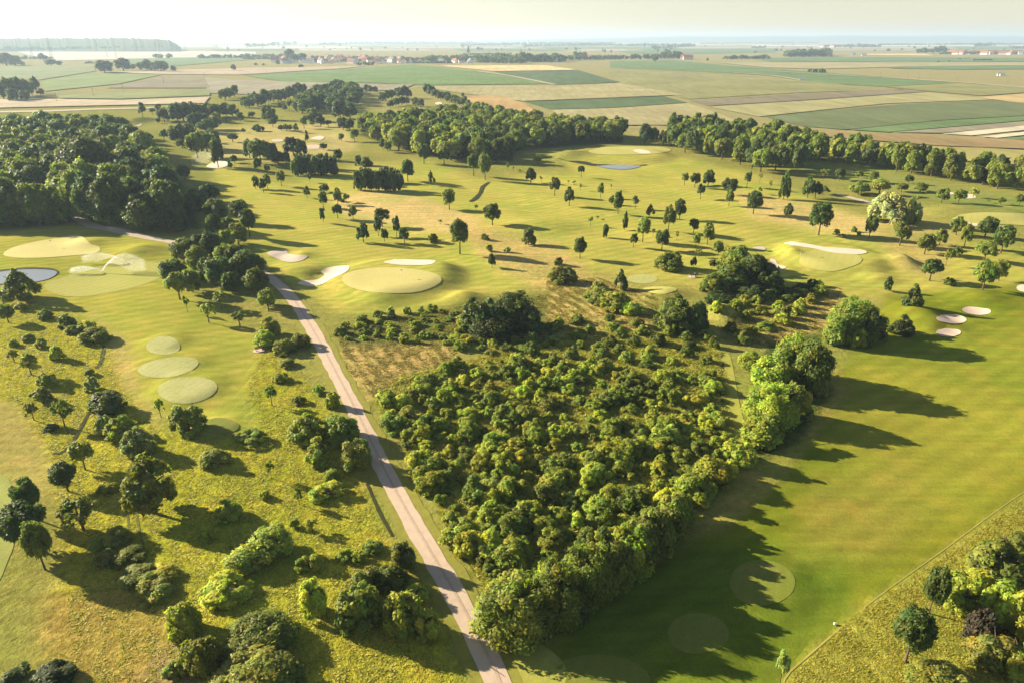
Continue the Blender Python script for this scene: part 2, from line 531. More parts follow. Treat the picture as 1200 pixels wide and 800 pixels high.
# ground zones, traced on the photo: (outline, softness in pixels, surface colour, roughness of the sward)
FAIR = (0.175, 0.205, 0.042)
ROUGH = (0.215, 0.205, 0.048)
STRAW = (0.38, 0.30, 0.11)
MEADOW = (0.275, 0.255, 0.026)
WILD = (0.150, 0.155, 0.026)
ZONES = [
    # whole course
    ([(-300, 150), (160, 118), (330, 104), (560, 104), (640, 138), (740, 158), (1000, 162), (1500, 185), (1500, 900), (-300, 900)], 5, ROUGH, 0.55),
    ([(-60, 275), (80, 262), (215, 282), (205, 330), (300, 395), (304, 425), (284, 470), (300, 500), (240, 512), (165, 470), (135, 395), (60, 355), (-60, 335)], 6, (0.275, 0.265, 0.045), 0.08),
    ([(240, 185), (330, 215), (420, 195), (500, 190), (560, 210), (760, 195), (1000, 262), (1230, 300), (1230, 360), (1060, 350), (900, 345), (700, 320), (560, 350), (480, 372), (390, 365), (320, 320), (270, 260)], 8, (0.325, 0.300, 0.060), 0.1),
    ([(860, 180), (1000, 196), (1100, 214), (1230, 236), (1230, 262), (1080, 232), (960, 208)], 4, (0.20, 0.215, 0.055), 0.2),
    ([(740, 172), (800, 185), (900, 210), (990, 250), (940, 285), (840, 275), (760, 240), (690, 215), (660, 190)], 6, (0.325, 0.300, 0.060), 0.1),
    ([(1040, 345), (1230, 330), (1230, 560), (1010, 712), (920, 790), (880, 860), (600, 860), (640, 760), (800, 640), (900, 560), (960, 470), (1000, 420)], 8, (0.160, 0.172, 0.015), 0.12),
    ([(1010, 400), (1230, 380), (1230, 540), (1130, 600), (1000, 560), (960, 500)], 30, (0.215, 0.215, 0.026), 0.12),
    ([(690, 640), (800, 640), (900, 640), (985, 650), (1005, 705), (930, 780), (880, 860), (640, 860)], 16, (0.110, 0.145, 0.014), 0.15),  # lusher turf round the tees, darker colour standing in for a hollow's shade
    ([(420, 104), (560, 108), (600, 135), (500, 140), (440, 130)], 3, (0.25, 0.225, 0.075), 0.3),
    # straw-dry patches
    ([(388, 230), (440, 224), (490, 230), (565, 258), (550, 276), (470, 268), (400, 252)], 7, (0.46, 0.345, 0.13), 0.5),
    ([(545, 262), (650, 282), (690, 318), (650, 345), (600, 325), (560, 300)], 9, (0.40, 0.30, 0.10), 0.6),
    ([(640, 330), (700, 322), (760, 345), (760, 385), (690, 395), (640, 372)], 8, (0.38, 0.29, 0.095), 0.7),
    ([(400, 402), (520, 395), (545, 415), (470, 445), (440, 470), (410, 440)], 8, (0.36, 0.27, 0.09), 0.7),
    ([(250, 150), (400, 142), (420, 175), (330, 190), (250, 185)], 5, (0.36, 0.30, 0.11), 0.4),
    ([(860, 225), (960, 240), (1040, 262), (1030, 285), (960, 272), (880, 255)], 6, (0.42, 0.325, 0.115), 0.5),
    ([(900, 350), (985, 340), (975, 385), (900, 405)], 6, (0.40, 0.30, 0.10), 0.7),
    ([(905, 485), (965, 440), (1000, 452), (920, 560), (850, 620), (815, 625)], 7, (0.27, 0.225, 0.05), 0.5),
    ([(950, 560), (1060, 545), (1100, 600), (1030, 660), (930, 650)], 30, (0.215, 0.195, 0.030), 0.14),
    ([(1060, 240), (1130, 268), (1100, 330), (1060, 320), (1020, 280)], 8, (0.33, 0.275, 0.08), 0.4),
    ([(-60, 455), (30, 468), (62, 520), (66, 560), (40, 580), (-60, 570)], 10, (0.30, 0.255, 0.07), 0.4),
    ([(110, 365), (150, 400), (165, 460), (190, 495), (170, 510), (140, 450), (100, 390)], 8, (0.33, 0.275, 0.08), 0.4),
    # meadows
    ([(-60, 335), (60, 360), (120, 385), (140, 450), (180, 500), (250, 515), (305, 500), (290, 455), (310, 405), (380, 470), (460, 640), (520, 740), (570, 860), (60, 860), (75, 600), (60, 530), (20, 470), (-60, 460)], 8, MEADOW, 1.0),
    ([(50, 700), (150, 690), (215, 735), (200, 860), (60, 860)], 14, (0.26, 0.195, 0.045), 0.8),
    ([(160, 800), (190, 755), (230, 745), (240, 860)], 10, (0.25, 0.18, 0.075), 0.8),
    ([(990, 730), (1015, 712), (1230, 570), (1230, 860), (920, 860), (925, 788)], 4, (0.225, 0.215, 0.034), 0.8),
    # thicket floor
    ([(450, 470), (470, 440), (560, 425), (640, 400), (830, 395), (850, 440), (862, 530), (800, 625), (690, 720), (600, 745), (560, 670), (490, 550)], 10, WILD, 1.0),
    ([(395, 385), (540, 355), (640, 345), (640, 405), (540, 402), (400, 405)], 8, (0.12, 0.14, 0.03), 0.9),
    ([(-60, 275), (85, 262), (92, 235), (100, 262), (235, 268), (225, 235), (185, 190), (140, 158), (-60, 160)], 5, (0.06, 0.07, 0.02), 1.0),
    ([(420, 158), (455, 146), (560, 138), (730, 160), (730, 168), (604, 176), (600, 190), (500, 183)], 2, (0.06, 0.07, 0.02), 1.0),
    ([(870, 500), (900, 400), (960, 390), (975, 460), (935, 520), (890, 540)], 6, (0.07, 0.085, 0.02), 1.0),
]
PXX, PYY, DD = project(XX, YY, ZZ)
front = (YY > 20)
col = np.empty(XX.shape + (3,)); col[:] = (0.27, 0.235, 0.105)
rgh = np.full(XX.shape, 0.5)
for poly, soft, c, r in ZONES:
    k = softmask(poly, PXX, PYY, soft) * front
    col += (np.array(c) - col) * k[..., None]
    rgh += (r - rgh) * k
nx, ny = len(GX), len(GY)
idx = np.arange(nx * ny).reshape(ny, nx)
quads = np.stack([idx[:-1, :-1], idx[:-1, 1:], idx[1:, 1:], idx[1:, :-1]], -1).reshape(-1, 4)
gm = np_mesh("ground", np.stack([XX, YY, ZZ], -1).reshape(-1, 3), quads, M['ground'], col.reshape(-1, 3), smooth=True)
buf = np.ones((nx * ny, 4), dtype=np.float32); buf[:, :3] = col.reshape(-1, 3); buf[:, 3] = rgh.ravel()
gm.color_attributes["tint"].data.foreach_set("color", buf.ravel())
tag(link("ground", gm), "grassy ground of the golf course and the plain", kind="structure")


# ------------------------------------------------------------------ draped sheets
def smooth_loop(pts, n=6):
    out_ = []
    m_ = len(pts)
    for i in range(m_):
        p0, p1, p2, p3 = (np.array(pts[(i + k) % m_], dtype=float) for k in (-1, 0, 1, 2))
        for j in range(n):
            t = j / n
            out_.append(tuple(0.5 * ((2 * p1) + (-p0 + p2) * t + (2 * p0 - 5 * p1 + 4 * p2 - p3) * t * t + (-p0 + 3 * p1 - 3 * p2 + p3) * t ** 3)))
    return out_


def ell(cx, cy, rx, ry, n=20, wob=0.03, ang=0.0):
    r_ = random.Random(int(cx * 7 + cy))
    ph = r_.random() * 6
    out_ = []
    for i in range(n):
        a = 2 * math.pi * i / n
        k = 1 + wob * math.sin(3 * a + ph)
        x, y = rx * k * math.cos(a), ry * k * math.sin(a)
        out_.append((cx + x * math.cos(ang) - y * math.sin(ang), cy + x * math.sin(ang) + y * math.cos(ang)))
    return out_


def sheet(name, outline, mat, off, step, label, world_pts=False, dome=0.0, kind="structure", cat=None, group=None):
    """a thin surface that follows the ground inside a traced outline"""
    pts = outline if world_pts else [gp(*p)[:2] for p in outline]
    pts = [Vector(p) for p in pts]
    xs, ys = [p.x for p in pts], [p.y for p in pts]
    n = len(pts)
    verts = list(pts)
    if step:
        gx, gy = np.meshgrid(np.arange(min(xs), max(xs), step), np.arange(min(ys), max(ys), step))
        gx, gy = gx.ravel(), gy.ravel()
        k = softmask([(p.x, p.y) for p in pts], gx, gy, step * 0.4) > 0.95
        verts += [Vector((a, b)) for a, b in zip(gx[k], gy[k])]
    r_ = delaunay_2d_cdt(verts, [(i, (i + 1) % n) for i in range(n)], [], 1, 1e-4)
    v2 = np.array([(v.x, v.y) for v in r_[0]])
    z = zg(v2[:, 0], v2[:, 1]) + off
    faces = [tuple(f) for f in r_[2]]
    vv = [(a, b, c) for (a, b), c in zip(v2, z)]
    me = bpy.data.meshes.new(name)
    me.from_pydata(vv, [], faces)
    for p in me.polygons:
        p.use_smooth = True
    if me.polygons and me.polygons[0].normal.z < 0:
        me.flip_normals()
    me.update()
    me.materials.append(mat)
    o = link(name, me)
    return tag(o, label, cat, group, kind)


def strip(name, line, widths, mat, off, label, step=2.0, group=None):
    """a path: a ribbon of given width (m) along a traced line"""
    P = [Vector(gp(*p)[:2]) for p in line]
    dens, wd = [], []
    for i in range(len(P) - 1):
        p0, p1, p2, p3 = P[max(i - 1, 0)], P[i], P[i + 1], P[min(i + 2, len(P) - 1)]
        k = max(2, int((p2 - p1).length / step))
        for j in range(k):
            t = j / k
            dens.append(0.5 * ((2 * p1) + (-p0 + p2) * t + (2 * p0 - 5 * p1 + 4 * p2 - p3) * t * t + (-p0 + 3 * p1 - 3 * p2 + p3) * t ** 3))
            wd.append(widths[i] * (1 - t) + widths[i + 1] * t)
    dens.append(P[-1]); wd.append(widths[-1])
    vs, fs = [], []
    NW = 4
    r_ = random.Random(len(line) + int(line[0][0]))
    for i, p in enumerate(dens):
        d = (dens[min(i + 1, len(dens) - 1)] - dens[max(i - 1, 0)]).normalized()
        nrm = Vector((-d.y, d.x))
        for k in range(NW + 1):
            w = wd[i] * ((k / NW - 0.5) + (r_.uniform(-.06, .06) if k in (0, NW) else 0))
            q = p + nrm * w
            vs.append((q.x, q.y, float(zg(q.x, q.y)) + off))
    for i in range(len(dens) - 1):
        for k in range(NW):
            a = i * (NW + 1) + k
            fs.append((a, a + 1, a + NW + 2, a + NW + 1))
    me = bpy.data.meshes.new(name)
    me.from_pydata(vs, [], fs)
    if me.polygons[0].normal.z < 0: me.flip_normals()
    me.update(); me.materials.append(mat)
    return tag(link(name, me), label, group=group, kind="structure")


# greens, tees and mown ground
sheet("fairway", smooth_loop([(0, 556), (14, 570), (19, 600), (18, 630), (10, 655), (-10, 690), (-60, 690), (-60, 556)], 4), M['fairway'], 0.045, 2.0, "lighter mown fairway at the left edge of the photo")
sheet("putting_green", smooth_loop([(4, 299), (14, 291), (40, 284), (70, 279), (92, 276), (104, 284), (117, 291), (112, 297), (85, 300), (50, 302.5), (20, 302.5)]), M['green2'], 0.09, 2.0, "pale putting green beside the left wood and the pond")
sheet("approach_turf", smooth_loop([(52, 334), (75, 325), (110, 314), (160, 306), (195, 312), (190, 324), (165, 335), (130, 343), (95, 348), (65, 345)]), M['apron'], 0.045, 2.0, "mown apron under the sprinkler jets")
sheet("putting_green", ell(458, 328.5, 58.5, 15, 28, 0.03), M['green2'], 0.09, 1.5, "oval putting green between two white bunkers by the path")
sheet("putting_green", smooth_loop([(938, 300), (950, 295), (975, 293), (1000, 297), (1010, 304), (1003, 311), (980, 315), (955, 315), (940, 310)]), M['green'], 0.09, 1.5, "putting green under the long thin white bunker")
sheet("putting_green", smooth_loop([(690, 177), (715, 173), (745, 172), (775, 173), (786, 177), (765, 181), (730, 182), (700, 181)]), M['green'], 0.15, 4.0, "far raised putting green above the pond wall")
sheet("putting_green", smooth_loop([(1115, 256), (1140, 250), (1180, 250), (1230, 254), (1230, 264), (1180, 264), (1140, 262)]), M['green'], 0.12, 3.0, "pale putting green at the right edge behind the trees")
sheet("putting_green", ell(753, 327, 18, 5.5, 20, 0.03), M['tee'], 0.045, 1.5, "small round mown tee beside the bush in mid course")
sheet("putting_green", ell(773, 340, 20, 4, 20, 0.03), M['green'], 0.09, 1.5, "second small mown tee in front of the round bush")
sheet("tee_ground", ell(191.5, 405, 20, 11, 24, 0.04), M['tee'], 0.045, 1.0, "smallest and farthest of the four pale oval tees")
sheet("tee_ground", ell(197.5, 430, 36, 11.5, 28, 0.03, R(-8)), M['tee'], 0.045, 1.0, "long narrow oval tee, second of the row of tees")
sheet("tee_ground", ell(219.5, 456.5, 35, 15.5, 28, 0.03, R(-4)), M['tee'], 0.045, 1.0, "largest pale oval tee in the left fairway")
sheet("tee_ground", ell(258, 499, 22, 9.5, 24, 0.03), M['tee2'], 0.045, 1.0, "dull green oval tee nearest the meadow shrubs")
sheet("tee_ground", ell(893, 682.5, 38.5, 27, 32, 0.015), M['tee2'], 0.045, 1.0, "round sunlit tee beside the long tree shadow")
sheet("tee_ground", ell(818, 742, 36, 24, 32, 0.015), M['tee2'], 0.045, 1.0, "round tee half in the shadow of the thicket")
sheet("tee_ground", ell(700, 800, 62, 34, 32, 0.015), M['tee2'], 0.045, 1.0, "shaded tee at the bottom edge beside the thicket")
sheet("mown_strip", smooth_loop([(846, 420), (856, 418), (866, 470), (874, 500), (884, 525), (872, 532), (858, 506), (848, 460)], 4), M['apron'], 0.045, 1.5, "mown grass track between the thicket and the tall trees")
sheet("mown_strip", smooth_loop([(560, 830), (590, 755), (615, 745), (655, 770), (668, 800), (668, 830)], 4), M['apron'], 0.045, 1.5, "bright mown grass at the path's near end")

# bunkers
BK = [
    ([(349, 333), (355, 329.5), (370, 328.5), (380, 323), (376, 317.5), (390, 313), (406, 312), (409.5, 314.5), (404, 320), (389, 327), (376, 334), (363, 336)], 'sand', "white kidney shaped bunker beside the gravel path"),
    ([(313, 297), (325, 293.5), (335, 293.5), (340, 298.5), (360, 300), (354, 305.5), (340, 308), (325, 304)], 'sand_grey', "greyish bunker half shaded by the trees at the path"),
    ([(450, 308), (462, 305.2), (490, 305), (511, 307.2), (500, 310.8), (470, 311)], 'sand', "flat white bunker behind the oval green"),
    ([(919, 286), (928, 284.2), (945, 286), (965, 290), (985, 291), (1008, 293), (1016, 296), (1008, 298.3), (990, 297.8), (970, 295.5), (955, 292), (935, 288.8)], 'sand', "long thin white bunker curving behind the right green"),
    ([(882, 290.5), (894, 289.5), (897, 293), (888, 294)], 'sand_grey', "small bunker at the top of the big bushy copse"),
    ([(902, 304.5), (908, 305), (912, 310.5), (921, 313.5), (915, 316.2), (905, 316)], 'sand', "hooked bunker right of the big bushy copse"),
    (ell(1144.5, 364.5, 17, 4.9, 20, 0.02, R(4)), 'sand_pink', "uppermost of the three oval bunkers on the right"),
    (ell(1115, 374.3, 18, 5.3, 20, 0.02, R(3)), 'sand_pink', "middle of the three oval bunkers on the right"),
    (ell(1111.5, 389.7, 14.6, 5.2, 20, 0.02), 'sand_pink', "lowest of the three oval bunkers on the right"),
    (ell(1201, 338, 10, 4.5, 18, 0.02), 'sand', "bunker cut off by the right edge of the photo"),
    ([(1128, 260), (1140, 260), (1152, 264), (1145, 265.5), (1132, 264)], 'sand', "pale bunker under the trees at the right green"),
    ([(1164, 266), (1176, 265), (1184, 268), (1172, 270)], 'sand', "small bunker between two round trees at right"),
    ([(742, 177), (752, 176), (763, 179.5), (752, 180.5)], 'sand', "far white bunker on the raised green"),
    ([(1105, 226), (1116, 226), (1118, 228), (1108, 228.5)], 'sand', "far bunker behind the pale willow"),
    ([(1126, 229), (1138, 228), (1144, 232), (1132, 233)], 'sand', "far bunker right of the pale willow"),
    ([(364, 163), (373, 160), (380, 161), (376, 164.5)], 'sand', "far bunker on the distant fairway behind the dark copse"),
    ([(360, 171), (372, 170.5), (376, 174.5), (362, 175)], 'sand_grey', "greyish far bunker just behind the dark copse"),
    ([(318, 164.5), (328, 163.5), (332, 166), (322, 167)], 'sand_grey', "far bunker on the worn ground left of the copses"),
    ([(242, 196), (252, 190), (262, 189), (268, 193), (258, 198)], 'sand', "far bunker under the big sprinkler jet"),
    ([(510, 121), (516, 120), (518, 122.5), (512, 123)], 'sand', "tiny bunker on the farthest fairway"),
    ([(146, 147), (160, 143.5), (166, 145), (152, 150)], 'sand_grey', "far bunker at the edge of the left wood"),
]
for pts, mk, lab in BK:
    d = gp(*pts[0])[2]
    sheet("sand_bunker", smooth_loop(pts, 5) if len(pts) < 18 else pts, M[mk], 0.10 if d < 350 else 0.2, 1.2 if d < 350 else 3, lab)

# ponds
sheet("pond_bank", smooth_loop([(-30, 322), (20, 314.5), (58, 314.5), (69.5, 319.5), (61, 326), (40, 331.5), (10, 333.5), (-30, 335)], 4), M['ditch'], 0.07, 2.0, "dark reedy bank round the left pond")
sheet("pond_water", smooth_loop([(-30, 325), (20, 317), (58, 317), (67, 320.5), (58, 327), (40, 331), (10, 333), (-30, 334)], 4), M['water'], 0.14, 0, "small bright pond at the left edge")
sheet("pond_water", smooth_loop([(698, 194.5), (715, 193.8), (745, 194.5), (750, 196), (735, 199), (712, 198)], 4), M['water'], 0.2, 0, "narrow pond below the far raised green")
sheet("pond_bank", smooth_loop([(655, 184), (672, 186), (690, 190), (700, 193), (750, 192.5), (754, 194.5), (700, 195), (684, 193), (664, 189)], 3), M['ditch'], 0.22, 0, "dark stone bank above the narrow pond")

# paths and tracks
PATH = [(594, 830), (581, 790), (535, 700), (492, 627), (455, 560), (422, 492), (395, 440), (375, 402), (356, 370), (341, 348), (329, 336), (318, 327), (305, 318), (296, 300)]
strip("path_verge", PATH, [5.2] * len(PATH), M['verge'], 0.05, "trodden grass verge of the gravel path")
strip("gravel_path", PATH, [2.7, 2.7, 2.7, 2.7, 2.7, 2.75, 2.8, 2.9, 2.9, 3.0, 2.9, 2.7, 2.5, 2.3], M['gravel'], 0.09, "pinkish gravel path running straight up the course")


def offset_line(line, m):
    P = [Vector(gp(*p)[:2]) for p in line]
    out_ = []
    for i, p in enumerate(P):
        d = (P[min(i + 1, len(P) - 1)] - P[max(i - 1, 0)]).normalized()
        q = p + Vector((-d.y, d.x)) * m
        a, b, _ = project(np.array(q.x), np.array(q.y), zg(q.x, q.y))
        out_.append((float(a), float(b)))
    return out_


for s, nm in ((-0.1, "worn middle rut"),):
    strip("wheel_rut", offset_line(PATH[:10], s), [0.34] * 10, M['gravel_dark'], 0.115, "darker band worn along the gravel path")
TRACK = [(86, 244), (88, 251), (95, 259), (110, 265), (135, 270), (165, 277), (200, 284), (228, 292)]
strip("dirt_track", TRACK, [4, 4, 4, 4.2, 4.2, 4, 3.6, 3], M['dirt'], 0.08, "sandy track curving out of the left wood")
strip("dirt_track", [(-40, 132.6), (60, 130.5), (110, 128.6), (180, 127)], [16, 16, 15, 13], M['dirt'], 0.35, "pale dirt road behind the left wood", 20)
strip("dirt_track", [(980, 228), (1000, 233), (1022, 239), (1034, 243)], [3, 3, 3, 3], M['dirt'], 0.15, "pale track left of the willow", 3)
strip("field_road", [(900, 84), (1040, 92), (1120, 97), (1200, 103), (1300, 110)], [9, 9, 9, 9, 9], M['dirt'], 1.0, "pale farm road crossing the right plain", 40)
strip("field_road", [(560, 84), (600, 90), (650, 100)], [8, 8, 7], M['dirt'], 1.0, "pale farm track below the wheat field", 40)
strip("field_road", [(860, 86), (905, 89.5), (940, 95)], [7, 7, 7], M['dirt'], 1.1, "short pale track on the olive field", 40)
strip("mown_edge", [(1012, 712), (1100, 648), (1200, 576), (1300, 506)], [0.12] * 4, M['edge'], 0.03, "dry yellow mowing edge along the right fairway")
strip("mown_edge", [(918, 800), (926, 786), (960, 757), (990, 731)], [0.2] * 4, M['edge'], 0.03, "dry yellow mowing edge at the lower right")
strip("mown_edge", [(1012, 712), (1026, 722), (1045, 734)], [0.2] * 3, M['edge'], 0.03, "short bare edge beside the young trees")
strip("ditch", [(105, 482), (94, 502), (82, 522), (70, 531), (62, 531)], [0.5, .7, .45, .75, .4], M['ditch'], 0.06, "dark weedy ditch in the left meadow", 1)
strip("ditch", [(122, 405), (119, 422), (113, 432)], [0.6, .8, .6], M['ditch'], 0.06, "short dark ditch near the oval tees", 1)
strip("ditch", [(430, 566), (445, 600), (460, 628)], [0.4, .5, .4], M['ditch'], 0.06, "dark edge of tall grass beside the path", 1)
strip("wheel_rut", [(147, 582), (150, 610), (155, 638)], [0.26, 0.3, 0.2], M['rut'], 0.05, "left wheel rut in the meadow by the spreading tree", 1)
strip("wheel_rut", [(158, 586), (161, 610), (168, 638)], [0.26, 0.3, 0.2], M['rut'], 0.05, "right wheel rut in the meadow by the spreading tree", 1)
strip("wheel_rut", [(847, 425), (846, 450), (846, 480)], [0.5] * 3, M['ditch'], 0.09, "wheel rut on the mown track beside the tall trees", 1)
strip("wheel_rut", [(573, 215 - 1), (566, 219), (563, 226), (557, 233), (551, 237)], [1.2, 2, 1.6, 2.2, 1.4], M['ditch'], 0.15, "stony rill crossing the middle fairway", 2)

# ------------------------------------------------------------------ crops of the plain
OLIVE, TAN, CGREEN, CDARK, WHEAT, BROWN, GREYB, PALE = (0.22, 0.215, 0.085), (0.31, 0.275, 0.135), (0.12, 0.18, 0.07), (0.085, 0.125, 0.055), (0.55, 0.42, 0.20), (0.19, 0.165, 0.105), (0.25, 0.225, 0.15), (0.52, 0.46, 0.33)
FIELDS = [
    ("green crop strip reaching across the right plain", CGREEN, [(715, 72), (790, 71), (840, 76), (930, 83), (1030, 90), (1118, 98), (1030, 102), (960, 98), (900, 89), (850, 86), (715, 80)]),
    ("wide olive field on the right plain", OLIVE, [(705, 82), (850, 87), (940, 95), (1000, 101), (1060, 105.5), (940, 109), (806, 117), (726, 98)]),
    ("small dark green field beyond the middle wood", CDARK, [(615, 120), (700, 117), (778, 113.5), (805, 121), (720, 127), (645, 129)]),
    ("dark brown strip of tilled soil on the right plain", BROWN, [(808, 118.5), (940, 110.5), (1040, 105.5), (1086, 108), (960, 117), (829, 125)]),
    ("tan stubble field under the brown strip", (0.30, 0.28, 0.13), [(830, 126), (960, 118), (1086, 109), (1165, 117.5), (1040, 122), (960, 130), (890, 137.5)]),
    ("large dark green field at the right edge", (0.125, 0.15, 0.068), [(897, 138), (960, 131), (1060, 122.8), (1165, 118.5), (1260, 124), (1260, 133), (1100, 142), (990, 153), (940, 149)]),
    ("greener strip of the large dark field", CGREEN, [(995, 153), (1100, 142.6), (1260, 133.6), (1260, 137), (1110, 150), (1040, 156)]),
    ("striped stubble beside the pale stubble", GREYB, [(1045, 156.3), (1112, 150.6), (1260, 138), (1260, 143), (1105, 157)]),
    ("pale cream stubble at the right edge", PALE, [(1104, 158), (1260, 142.5), (1260, 147.5), (1138, 160)]),
    ("second pale cream stubble strip", PALE, [(1150, 161.4), (1260, 149), (1260, 153), (1168, 163)]),
    ("narrow green strip at the right edge", CGREEN, [(1172, 164), (1260, 155), (1260, 166)]),
    ("rough brown grass belt beyond the right treeline", (0.26, 0.19, 0.09), [(880, 150), (1000, 157.5), (1150, 163), (1260, 168), (1260, 178), (1100, 172), (1000, 164), (900, 156)]),
    ("yellow meadow beyond the right treeline", (0.29, 0.26, 0.09), [(1000, 166), (1100, 173), (1260, 180), (1260, 200), (1130, 190), (1030, 180)]),
    ("orange tan field at the right edge", (0.40, 0.30, 0.14), [(1145, 115), (1260, 106), (1260, 126), (1190, 121)]),
    ("olive field above the orange tan field", OLIVE, [(1035, 102.5), (1118, 98.5), (1260, 105), (1150, 113), (1090, 108)]),
    ("tan field beyond the middle wood", TAN, [(487, 102), (650, 101), (726, 98), (800, 112), (690, 116.5), (612, 119.5), (540, 110)]),
    ("bright green field below the village", (0.125, 0.19, 0.06), [(285, 89), (430, 80), (482, 76), (560, 84), (645, 99), (500, 100.5), (440, 98), (330, 96)]),
    ("golden wheat field below the church", WHEAT, [(514, 77.4), (640, 77), (676, 82.5), (580, 84)]),
    ("dark green field under the golden wheat", CDARK, [(578, 84.5), (678, 83), (726, 97), (652, 101), (612, 92)]),
    ("orange brown scrub strip behind the middle wood", (0.38, 0.26, 0.11), [(548, 113), (585, 113), (614, 122), (640, 139), (592, 133), (545, 124)]),
    ("tan field in front of the dark green field", TAN, [(646, 130), (720, 128), (806, 122), (880, 148), (740, 148), (660, 141)]),
    ("grey brown field behind the far fairways", GREYB, [(235, 92), (320, 96), (485, 100), (470, 106), (300, 112), (245, 110)]),
    ("light green field on the left plain", (0.16, 0.21, 0.07), [(48, 95.5), (96, 87.5), (190, 88), (140, 99), (52, 108)]),
    ("grey brown field on the left plain", BROWN, [(124, 104), (192, 90.5), (240, 91.5), (246, 104)]),
    ("olive green field on the left plain", (0.19, 0.21, 0.075), [(62, 112), (246, 105), (246, 113), (140, 117), (72, 116)]),
    ("pale tan field behind the left wood", (0.40, 0.33, 0.22), [(-60, 118), (40, 117), (140, 118.5), (246, 114.5), (240, 122), (-60, 129)]),
    ("pale green field below the far left copse", (0.17, 0.20, 0.09), [(-60, 79), (110, 77), (112, 84), (46, 94.5), (-60, 93)]),
    ("pinkish tan field by the far round trees", (0.36, 0.29, 0.2), [(115, 85.3), (300, 80), (430, 78), (400, 81), (280, 88.5), (190, 87.6)]),
    ("misty pale field below the wooded hill", (0.42, 0.39, 0.33), [(20, 61), (180, 60), (300, 61), (300, 66), (180, 69), (60, 72)]),  # pale colour stands in for the mist lying over this field
    ("green strip in the left distance", CGREEN, [(150, 69.4), (300, 66.4), (300, 70), (205, 78), (150, 76)]),
    ("pale green strip far on the right", CGREEN, [(880, 68.6), (1040, 67.5), (1200, 68.5), (1260, 69), (1260, 72.5), (1060, 73.5), (900, 72.5)]),
    ("tan strip far on the right", TAN, [(840, 74), (1260, 73.5), (1260, 77), (1100, 78), (960, 81.5), (900, 80)]),
    ("second green strip far on the right", CGREEN, [(1080, 78.2), (1260, 77.4), (1260, 81.5), (1120, 82), (1040, 80.8)]),
    ("pale wheat streak far on the right", WHEAT, [(1010, 63.6), (1085, 63.4), (1095, 65.8), (1020, 65.2)]),
    ("green field behind the dark plantation", CGREEN, [(720, 60), (900, 58.6), (910, 62), (800, 64), (740, 63.4)]),
]
mats_f = {}
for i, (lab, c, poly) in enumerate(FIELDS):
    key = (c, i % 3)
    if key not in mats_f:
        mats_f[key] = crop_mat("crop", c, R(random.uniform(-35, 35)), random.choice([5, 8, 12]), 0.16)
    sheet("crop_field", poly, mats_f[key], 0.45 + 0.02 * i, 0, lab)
# the patchwork far out on the plain
k = 0
for row, (y0, y1) in enumerate([(50.2, 51.5), (51.6, 53), (53.2, 55), (55.2, 57.6), (57.8, 60.4)]):
    x = -150 + 40 * row
    while x < 1350:
        w = random.uniform(60, 200)
        c = random.choice([TAN, OLIVE, CGREEN, GREYB, TAN, PALE, CDARK, (0.36, 0.31, 0.2)])
        key = (c, k % 2 + 5)
        if key not in mats_f:
            mats_f[key] = crop_mat("crop", c, R(random.uniform(-35, 35)), 14, 0.12)
        j = random.uniform(-.3, .3)
        sheet("crop_field", [(x, y0 + j), (x + w * .9, y0 + j * .5), (x + w, y1 - .2), (x + 8, y1 - .1)], mats_f[key], 1.4 + 0.01 * (k % 40), 0, "strip of crops far out on the hazy plain", group="far crop strips")
        x += w + random.uniform(-5, 25); k += 1


# hills at the horizon
def ridge(name, pxs, tops, dist, depth, mat, label, bump=0.0, sub=6):
    xs = np.linspace(0, len(pxs) - 1, (len(pxs) - 1) * sub + 1)
    px = np.interp(xs, np.arange(len(pxs)), pxs); ty = np.interp(xs, np.arange(len(pxs)), tops)
    r_ = np.random.default_rng(len(pxs))
    prof = [(0.0, 0.0), (0.25, 0.55), (0.5, 1.0), (0.8, 0.6), (1.0, 0.0)]
    V = []
    for a, t in zip(px, ty):
        dx, dy, dz = ray(a, t)
        s = (dist + depth * .5) / dy
        top = max(H + dz * s, 2) + r_.uniform(0, bump)
        for q, hh in prof:
            yy = dist + depth * q
            V.append((dx / dy * yy, yy, top * hh - 1 + (r_.uniform(0, bump) if 0 < q < 1 else 0)))
    n, k = len(px), len(prof)
    Fq = [(i * k + j, (i + 1) * k + j, (i + 1) * k + j + 1, i * k + j + 1) for i in range(n - 1) for j in range(k - 1)]
    o = link(name, np_mesh(name, V, Fq, mat, smooth=bump == 0))
    return tag(o, label, kind="structure")


M['hill'] = simple_mat("hill_woods_and_fields", (0.07, 0.085, 0.04), 0.5, 0.002, 0.95, 0.05)
ridge("hills", [560, 640, 700, 750, 800, 850, 900, 950, 990, 1030, 1070, 1110, 1140, 1180, 1230, 1300], [48, 46, 45, 44, 42.6, 43.5, 42.5, 43, 41.6, 42.5, 42.8, 41.8, 43, 42.5, 43.5, 44], 15000, 2200, M['hill'], "low blue hills along the right horizon")
ridge("hills", [-150, -60, 0, 20, 60, 100, 140, 180, 198, 206, 212], [47.5, 46.5, 46.6, 46.2, 46, 46.4, 45.8, 46.8, 48, 52, 57], 3900, 900, M['hill'], "low wooded hill in the left haze", 6, 22)

# ------------------------------------------------------------------ foliage prototypes (one unit = crown radius, crown spans z 0..2)
ICO = None


